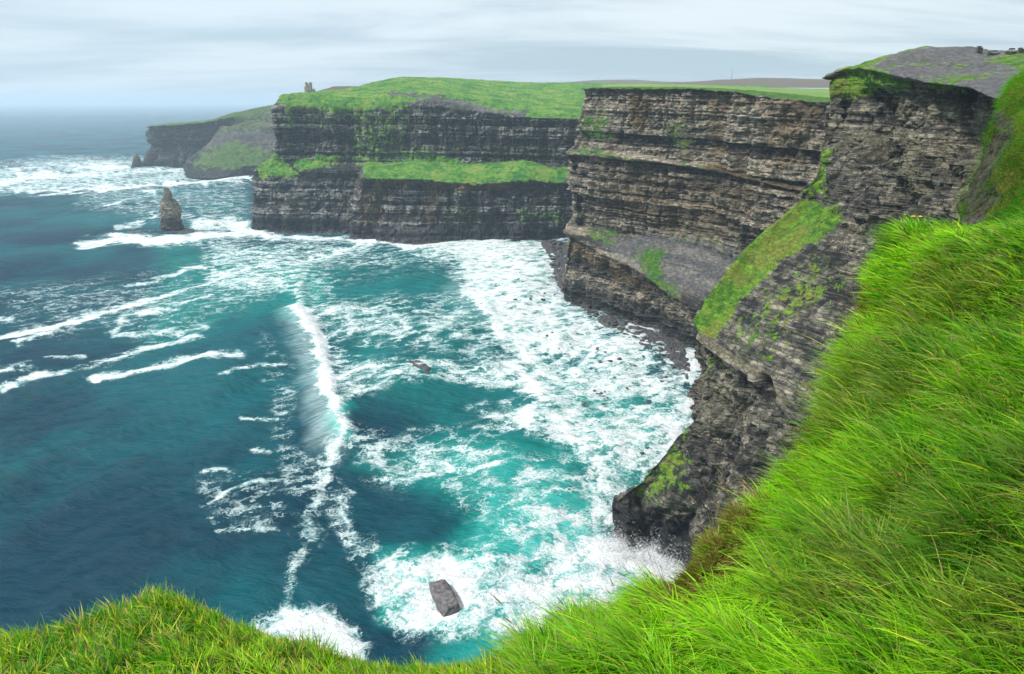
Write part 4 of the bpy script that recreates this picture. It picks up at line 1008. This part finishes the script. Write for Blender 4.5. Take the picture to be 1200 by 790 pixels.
def fg_grass():
    rs = np.random.default_rng(21)
    d = np.linalg.norm(BF - np.array([0, 0, H]), axis=-1)
    vis = ((pxF > -160) & (pxF < 1360) & (pyF < 1000) & (lv > 2.4)).astype(float)
    vis = vis * (1 + 3 * sstep(5.2, 3.6, lv) * (lv > 2.4))
    wgt = vis / d ** 1.6 * np.where(pyF > 830, .35, 1)
    n = 240000
    P0 = scatter(BF, n, wgt, rs); px, py = proj(P0)
    dist = np.linalg.norm(P0 - np.array([0, 0, H]), axis=1)
    cl2 = fbm(P0[:, 0] / .9, P0[:, 1] / .9, 3., 2, 121)
    # tufts: every blade belongs to the nearest tuft centre
    cs = .13 * (1 - .35 * (px < 600)); cxi = np.floor(P0[:, 0] / cs); cyi = np.floor(P0[:, 1] / cs)
    best = np.full(n, 1e9); ox = np.zeros(n); oy = np.zeros(n); ti = np.zeros(n); tj = np.zeros(n)
    for a_ in (-1, 0, 1):
        for b_ in (-1, 0, 1):
            ci, cj = cxi + a_, cyi + b_
            gx = (ci + hash2(ci, cj, 401)) * cs; gy = (cj + hash2(ci, cj, 402)) * cs
            dx_, dy_ = P0[:, 0] - gx, P0[:, 1] - gy; dd = np.hypot(dx_, dy_); m_ = dd < best
            best = np.where(m_, dd, best); ox = np.where(m_, dx_, ox); oy = np.where(m_, dy_, oy); ti = np.where(m_, ci, ti); tj = np.where(m_, cj, tj)
    cl = hash2(ti, tj, 403); cl3 = hash2(ti, tj, 404); cang = hash2(ti, tj, 405)
    out_v = np.stack([ox, oy, 0 * ox], 1) / .13
    left = sstep(640, 560, px)
    moss = np.maximum(poly_mask(px, py, [(780,700),(800,630),(850,590),(890,600),(885,660),(850,690),(800,720)], 8), poly_mask(px, py, [(925,450),(950,380),(1005,325),(1030,350),(1000,410),(960,470)], 10))
    ed = polydist(px, py, [(800,700),(840,634),(922,572),(982,492),(1008,420),(1022,345),(1072,305)])
    moss = np.maximum(moss, .9 * np.exp(-(ed / 20) ** 2) * sstep(.35, .6, fbm(P0[:, 0] / .35, P0[:, 1] / .35, 8, 3, 140)))
    topm = poly_mask(px, py, [(990,330),(1060,275),(1130,255),(1260,260),(1260,335),(1040,345)], 12)
    L = (.085 + .165 * rs.random(n) ** 1.2) * (.5 + .95 * cl) * (1.1 - .9 * best / .13).clip(.5, 1.1) * (1 - .56 * left) * (1 - .62 * moss) * (1 - .35 * topm) * (1.0 + .35 * sstep(800, 1000, px))
    Wd = (.0042 + .0042 * rs.random(n) ** 1.5) * (1 + .30 * (dist - 2.3)) * (1 - .15 * left)
    ang = 3.2 + 1.0 * (cl2 - .5) * 2 + 2.2 * (cang - .5) + rs.normal(size=n) * .5
    str_ = (.35 + .75 * rs.random(n)) * (1 + .3 * topm)
    rnd = rs.normal(size=(n, 3)) * .2; rnd[:, 2] = 0
    leftv = left[:, None]
    wind = np.stack([np.cos(ang), np.sin(ang) * .8, 0 * ang], 1)
    lean = wind * (str_ * (1 - .6 * left))[:, None] * .62 + rnd * (1 + leftv * 1.2) + out_v * (1.05 + .3 * leftv)
    bend = wind * (.25 + .55 * rs.random(n) * str_)[:, None] + np.array([0, 0, -1]) * (.12 + .4 * rs.random(n))[:, None]
    bend = bend * (1 - .3 * leftv)
    # colour of each blade
    g_a = np.array([.055, .29, .006]); g_b = np.array([.30, .66, .012]); yel = np.array([.50, .60, .03]); straw = np.array([.42, .33, .13]); dk = np.array([.02, .13, .006]); red = np.array([.20, .12, .03])
    u = rs.random((n, 1)); mixv = np.clip(.55 + 2.0 * (cl2[:, None] - .5) + .75 * (cl3[:, None] - .5) + .7 * (u - .5), 0, 1.2)
    col = g_a + (g_b - g_a) * mixv
    ol = (sstep(.52, .70, fbm(P0[:, 0] / .45, P0[:, 1] / .45, 11, 3, 150)) * (.35 + .5 * rs.random(n)))[:, None]; col = col * (1 - ol) + np.array([.15, .21, .035]) * ol
    k = rs.random(n); col[k < .10] = dk + (g_a - dk) * rs.random(((k < .10).sum(), 1))
    yl = (rs.random(n) < .08 + .22 * left); col[yl] = yel * (.7 + .5 * rs.random((yl.sum(), 1)))
    edge = sstep(4.6, 3.2, np.interp(np.hypot(P0[:, 0], P0[:, 1]), [0, 100], [0, 100]) * 0 + 4.0)
    st = (rs.random(n) < .035 + .06 * left + .15 * moss + .1 * sstep(930, 900, px) * (py < 620)); col[st] = straw * (.6 + .6 * rs.random((st.sum(), 1)))
    ms = rs.random(n) < moss * .75; col[ms] = (np.array([.13, .15, .015]) + (red - np.array([.13, .15, .015])) * (rs.random((ms.sum(), 1)) ** 2.2)) 
    tip = col * 1.15 + np.array([.03, .02, 0]) * rs.random((n, 1)) * 2
    dry = rs.random(n) < .12; tip[dry] = straw
    th = rs.random(n) < .11; L[th] *= .5; lean[th] = rs.normal(size=(th.sum(), 3)) * np.array([1.2, 1.2, .1]); col[th] = np.array([.34, .27, .12]) * (.5 + .8 * rs.random((th.sum(), 1))); tip[th] = col[th]
    blades('grass', P0, L, Wd, lean, bend, col, tip, rs, 4, 'long bright green wind-combed grass on the near clifftop')
    # bank grass
    n = 60000
    dE = np.linalg.norm(BE - np.array([0, 0, H]), axis=-1)
    wE = (1 - .93 * np.clip(rkE, 0, 1)) * ((pxE > 1080) & (pxE < 1330)) / dE ** 1.2
    P1 = scatter(BE, n, wE, rs); px, py = proj(P1); dist = np.linalg.norm(P1 - np.array([0, 0, H]), axis=1)
    c1 = fbm(P1[:, 0] / .7, P1[:, 1] / .7, P1[:, 2] / .7, 3, 130); c2 = fbm(P1[:, 0] / 2.0, P1[:, 1] / 2.0, P1[:, 2] / 2, 2, 131)
    L = (.10 + .22 * rs.random(n)) * (.3 + 1.4 * c1); Wd = .006 + .007 * rs.random(n)
    lean = rs.normal(size=(n, 3)) * .45 + np.array([-.8, -.35, 0]); lean[:, 2] = 0
    bend = np.array([-.4, -.2, -.5]) * (.5 + rs.random((n, 1)))
    mixv = np.clip(.5 + 2.4 * (c2[:, None] - .5) + .6 * (rs.random((n, 1)) - .5), 0, 1)
    col = np.array([.04, .18, .008]) + np.array([.12, .32, .006]) * mixv
    b_ = rs.random(n) < .18 * (c1 > .5); col[b_] = np.array([.20, .17, .04])
    blades('bank_grass', P1, L, Wd, lean, bend, col, col * 1.15, rs, 3, 'shaggy green grass covering the bank at the right edge')
    # tall dry stalks with seed heads
    n = 420
    w2 = vis * np.where((pxF > 860) & (pxF < 1010) & (pyF > 380) & (pyF < 640), 7, 1) * np.where(pyF > 800, .1, 1) * np.where((pxF < 620), .5, 1)
    P2 = scatter(BF, n, w2 / d ** 1.3, rs); px, py = proj(P2); lf = sstep(640, 560, px)
    L = (.22 + .22 * rs.random(n)) * (1 - .6 * lf)
    ang = 3.2 + rs.normal(size=n) * .7
    wind = np.stack([np.cos(ang), np.sin(ang) * .7, 0 * ang], 1)
    lean = wind * (.2 + .4 * rs.random((n, 1))); bend = wind * .22 + np.array([0, 0, -.1])
    col = np.array([.36, .27, .11]) * (.6 + .7 * rs.random((n, 1)))
    blades('dry_stalks', P2, L, np.full(n, .0028), lean, bend, col, col * .9, rs, 5, 'thin straw coloured stalks standing above the green grass', 'grass stalks')
    d0 = np.array([0, 0, 1.]) + lean; d0 /= np.linalg.norm(d0, axis=1, keepdims=True)
    tip = P2 + d0 * (L * .86)[:, None] + bend * (L * .74)[:, None]
    sel = rs.random(n) < .5
    blades('seed_heads', tip[sel], L[sel] * .17 + .012, np.full(sel.sum(), .0075), lean[sel] + bend[sel] * 1.6, bend[sel] * .2, col[sel] * np.array([.9, .7, .7]), col[sel], rs, 4,
           'brown grass seed heads at the tips of the dry stalks', 'seed heads')
fg_grass()

# small yellow flowers and a few fleshy leaves on the mound
m_yel = simple_mat('yellow_petal', (.75, .45, .01), (.85, .60, .02), 40, .6, .1, .002)
m_stem = simple_mat('flower_stem', (.04, .12, .01), (.07, .18, .02), 30, .7, .1, .002)
def surf_at(px_, py_):
    k_ = np.argmin((pxF - px_) ** 2 + (pyF - py_) ** 2 + 1e6 * (lv < 3)); i, j = np.unravel_index(k_, pxF.shape); return BF[i, j]
def flower(px_, py_, label):
    p_ = surf_at(px_, py_)
    r_ = bpy.data.objects.new('yellow_flower', None); COL.objects.link(r_); r_.location = p_
    h = .16
    bm = bmesh.new(); bmesh.ops.create_cone(bm, segments=6, radius1=.0025, radius2=.0018, depth=h, matrix=Matrix.Translation((0, 0, h / 2))); bobj('stem', bm, m_stem, r_)
    bm = bmesh.new()
    for q in range(8):
        a_ = q * math.pi / 4
        m4 = Matrix.Translation((.010 * math.cos(a_), .010 * math.sin(a_), h + .003)) @ Matrix.Rotation(a_, 4, 'Z') @ Matrix.Diagonal((.010, .005, .002, 1))
        bmesh.ops.create_icosphere(bm, subdivisions=2, radius=1, matrix=m4)
    bobj('petals', bm, m_yel, r_)
    bm = bmesh.new(); bmesh.ops.create_uvsphere(bm, u_segments=10, v_segments=6, radius=.006, matrix=Matrix.Translation((0, 0, h + .005))); bobj('flower_centre', bm, m_yel, r_)
    tag(r_, label, 'flower', 'yellow flowers in the turf')
flower(1052, 300, 'tiny yellow flower at the left rim of the top grass mound')
flower(1064, 297, 'tiny yellow flower just right of the one on the mound rim')
flower(930, 545, 'tiny yellow flower in the long grass at the edge above the cliff cave')

# ------------------------------------------------------------------ air
bm = bmesh.new(); box_bm(bm, -43000, -43000, -9, 43000, 43000, 300)
m_haze, nt = new_mat('haze_air'); s = NT(nt)
v = s.n('ShaderNodeVolumePrincipled'); v.inputs['Color'].default_value = (.68, .85, 1, 1); v.inputs['Density'].default_value = .000095; v.inputs['Anisotropy'].default_value = .15
o_ = s.n('ShaderNodeOutputMaterial'); s.lk(v.outputs[0], o_.inputs['Volume'])
hz = bobj('haze', bm, m_haze); tag(hz, 'thin sea haze filling the air', 'haze', kind='stuff')

# ------------------------------------------------------------------ light
EL, AZ = math.radians(50), math.radians(-105)       # azimuth measured from +Y towards +X: light from the left, slightly behind
w = bpy.data.worlds.new('World'); scene.world = w; w.use_nodes = True
nt = w.node_tree; nt.nodes.clear(); s = NT(nt)
sky = s.n('ShaderNodeTexSky', sky_type='NISHITA'); sky.sun_disc = False; sky.sun_elevation = EL; sky.sun_rotation = AZ; sky.air_density = 1.2; sky.dust_density = 2
tc = s.n('ShaderNodeTexCoord')
sep = s.n('ShaderNodeSeparateXYZ'); s.lk(tc.outputs['Generated'], sep.inputs[0])
# project the view direction onto a cloud layer
zc = s.math('MAXIMUM', sep.outputs['Z'], .0); den = s.math('ADD', zc, .12)
cx_ = s.math('DIVIDE', sep.outputs['X'], den); cy_ = s.math('DIVIDE', sep.outputs['Y'], den)
comb = s.n('ShaderNodeCombineXYZ'); s.lk(cx_, comb.inputs[0]); s.lk(cy_, comb.inputs[1])
def mp2(sc, off=(0, 0, 0), rot=0):
    m_ = s.n('ShaderNodeMapping'); s.lk(comb.outputs[0], m_.inputs[0]); m_.inputs['Scale'].default_value = sc; m_.inputs['Location'].default_value = off; m_.inputs['Rotation'].default_value = (0, 0, rot); return m_.outputs[0]
c1 = s.noise(mp2((.35, .9, 1), (2, 1, 0), .15), 1, 7, .6, .5); c2 = s.noise(mp2((.10, .35, 1), (7, 3, 0), -.1), 1, 4, .55, .3)
cv = s.math('ADD', s.math('MULTIPLY', c1, .55), s.math('MULTIPLY', c2, .5))
cc = s.mix(s.ramp(cv, .43, .60), (3.2, 4.15, 5.0), (6.6, 7.25, 7.7))
hzr = s.ramp(sep.outputs['Z'], .22, .0)
cc = s.mix(s.math('MULTIPLY', hzr, .3), cc, (5.2, 6.6, 7.7))
xl = s.ramp(sep.outputs['X'], .25, -.55)
cc = s.mix(s.math('MULTIPLY', xl, .35), cc, (5.0, 6.5, 7.7))
cc = s.mix(s.ramp(sep.outputs['Z'], .3, .9), cc, (8.2, 8.6, 8.9))          # thinner, brighter overcast overhead
cm = s.mix(.88, sky.outputs[0], cc)
cm = s.mix(s.ramp(sep.outputs['Z'], -.02, -.10), cm, (1.2, 1.6, 1.5))
bg = s.n('ShaderNodeBackground'); s.lk(cm, bg.inputs['Color']); bg.inputs['Strength'].default_value = .1
wo = s.n('ShaderNodeOutputWorld'); s.lk(bg.outputs[0], wo.inputs['Surface'])
sd = bpy.data.lights.new('sun', 'SUN'); sd.energy = 3.6; sd.angle = math.radians(6); sd.color = (1, .96, .90)
so = bpy.data.objects.new('sun', sd); COL.objects.link(so)
dirv = Vector((math.sin(AZ) * math.cos(EL), math.cos(AZ) * math.cos(EL), math.sin(EL)))
so.rotation_euler = dirv.to_track_quat('Z', 'Y').to_euler(); so.location = (0, 0, 400)

scene.view_settings.view_transform = 'Standard'; scene.view_settings.look = 'None'; scene.view_settings.gamma = 1; scene.view_settings.exposure = .45
scene.view_settings.use_curve_mapping = False
cy = scene.cycles
cy.use_denoising = True; cy.denoising_prefilter = 'ACCURATE'; cy.max_bounces = 5; cy.diffuse_bounces = 2; cy.glossy_bounces = 2; cy.transmission_bounces = 3; cy.volume_bounces = 1; cy.transparent_max_bounces = 16
cy.use_adaptive_sampling = True; cy.adaptive_threshold = .02
cy.sample_clamp_indirect = 6
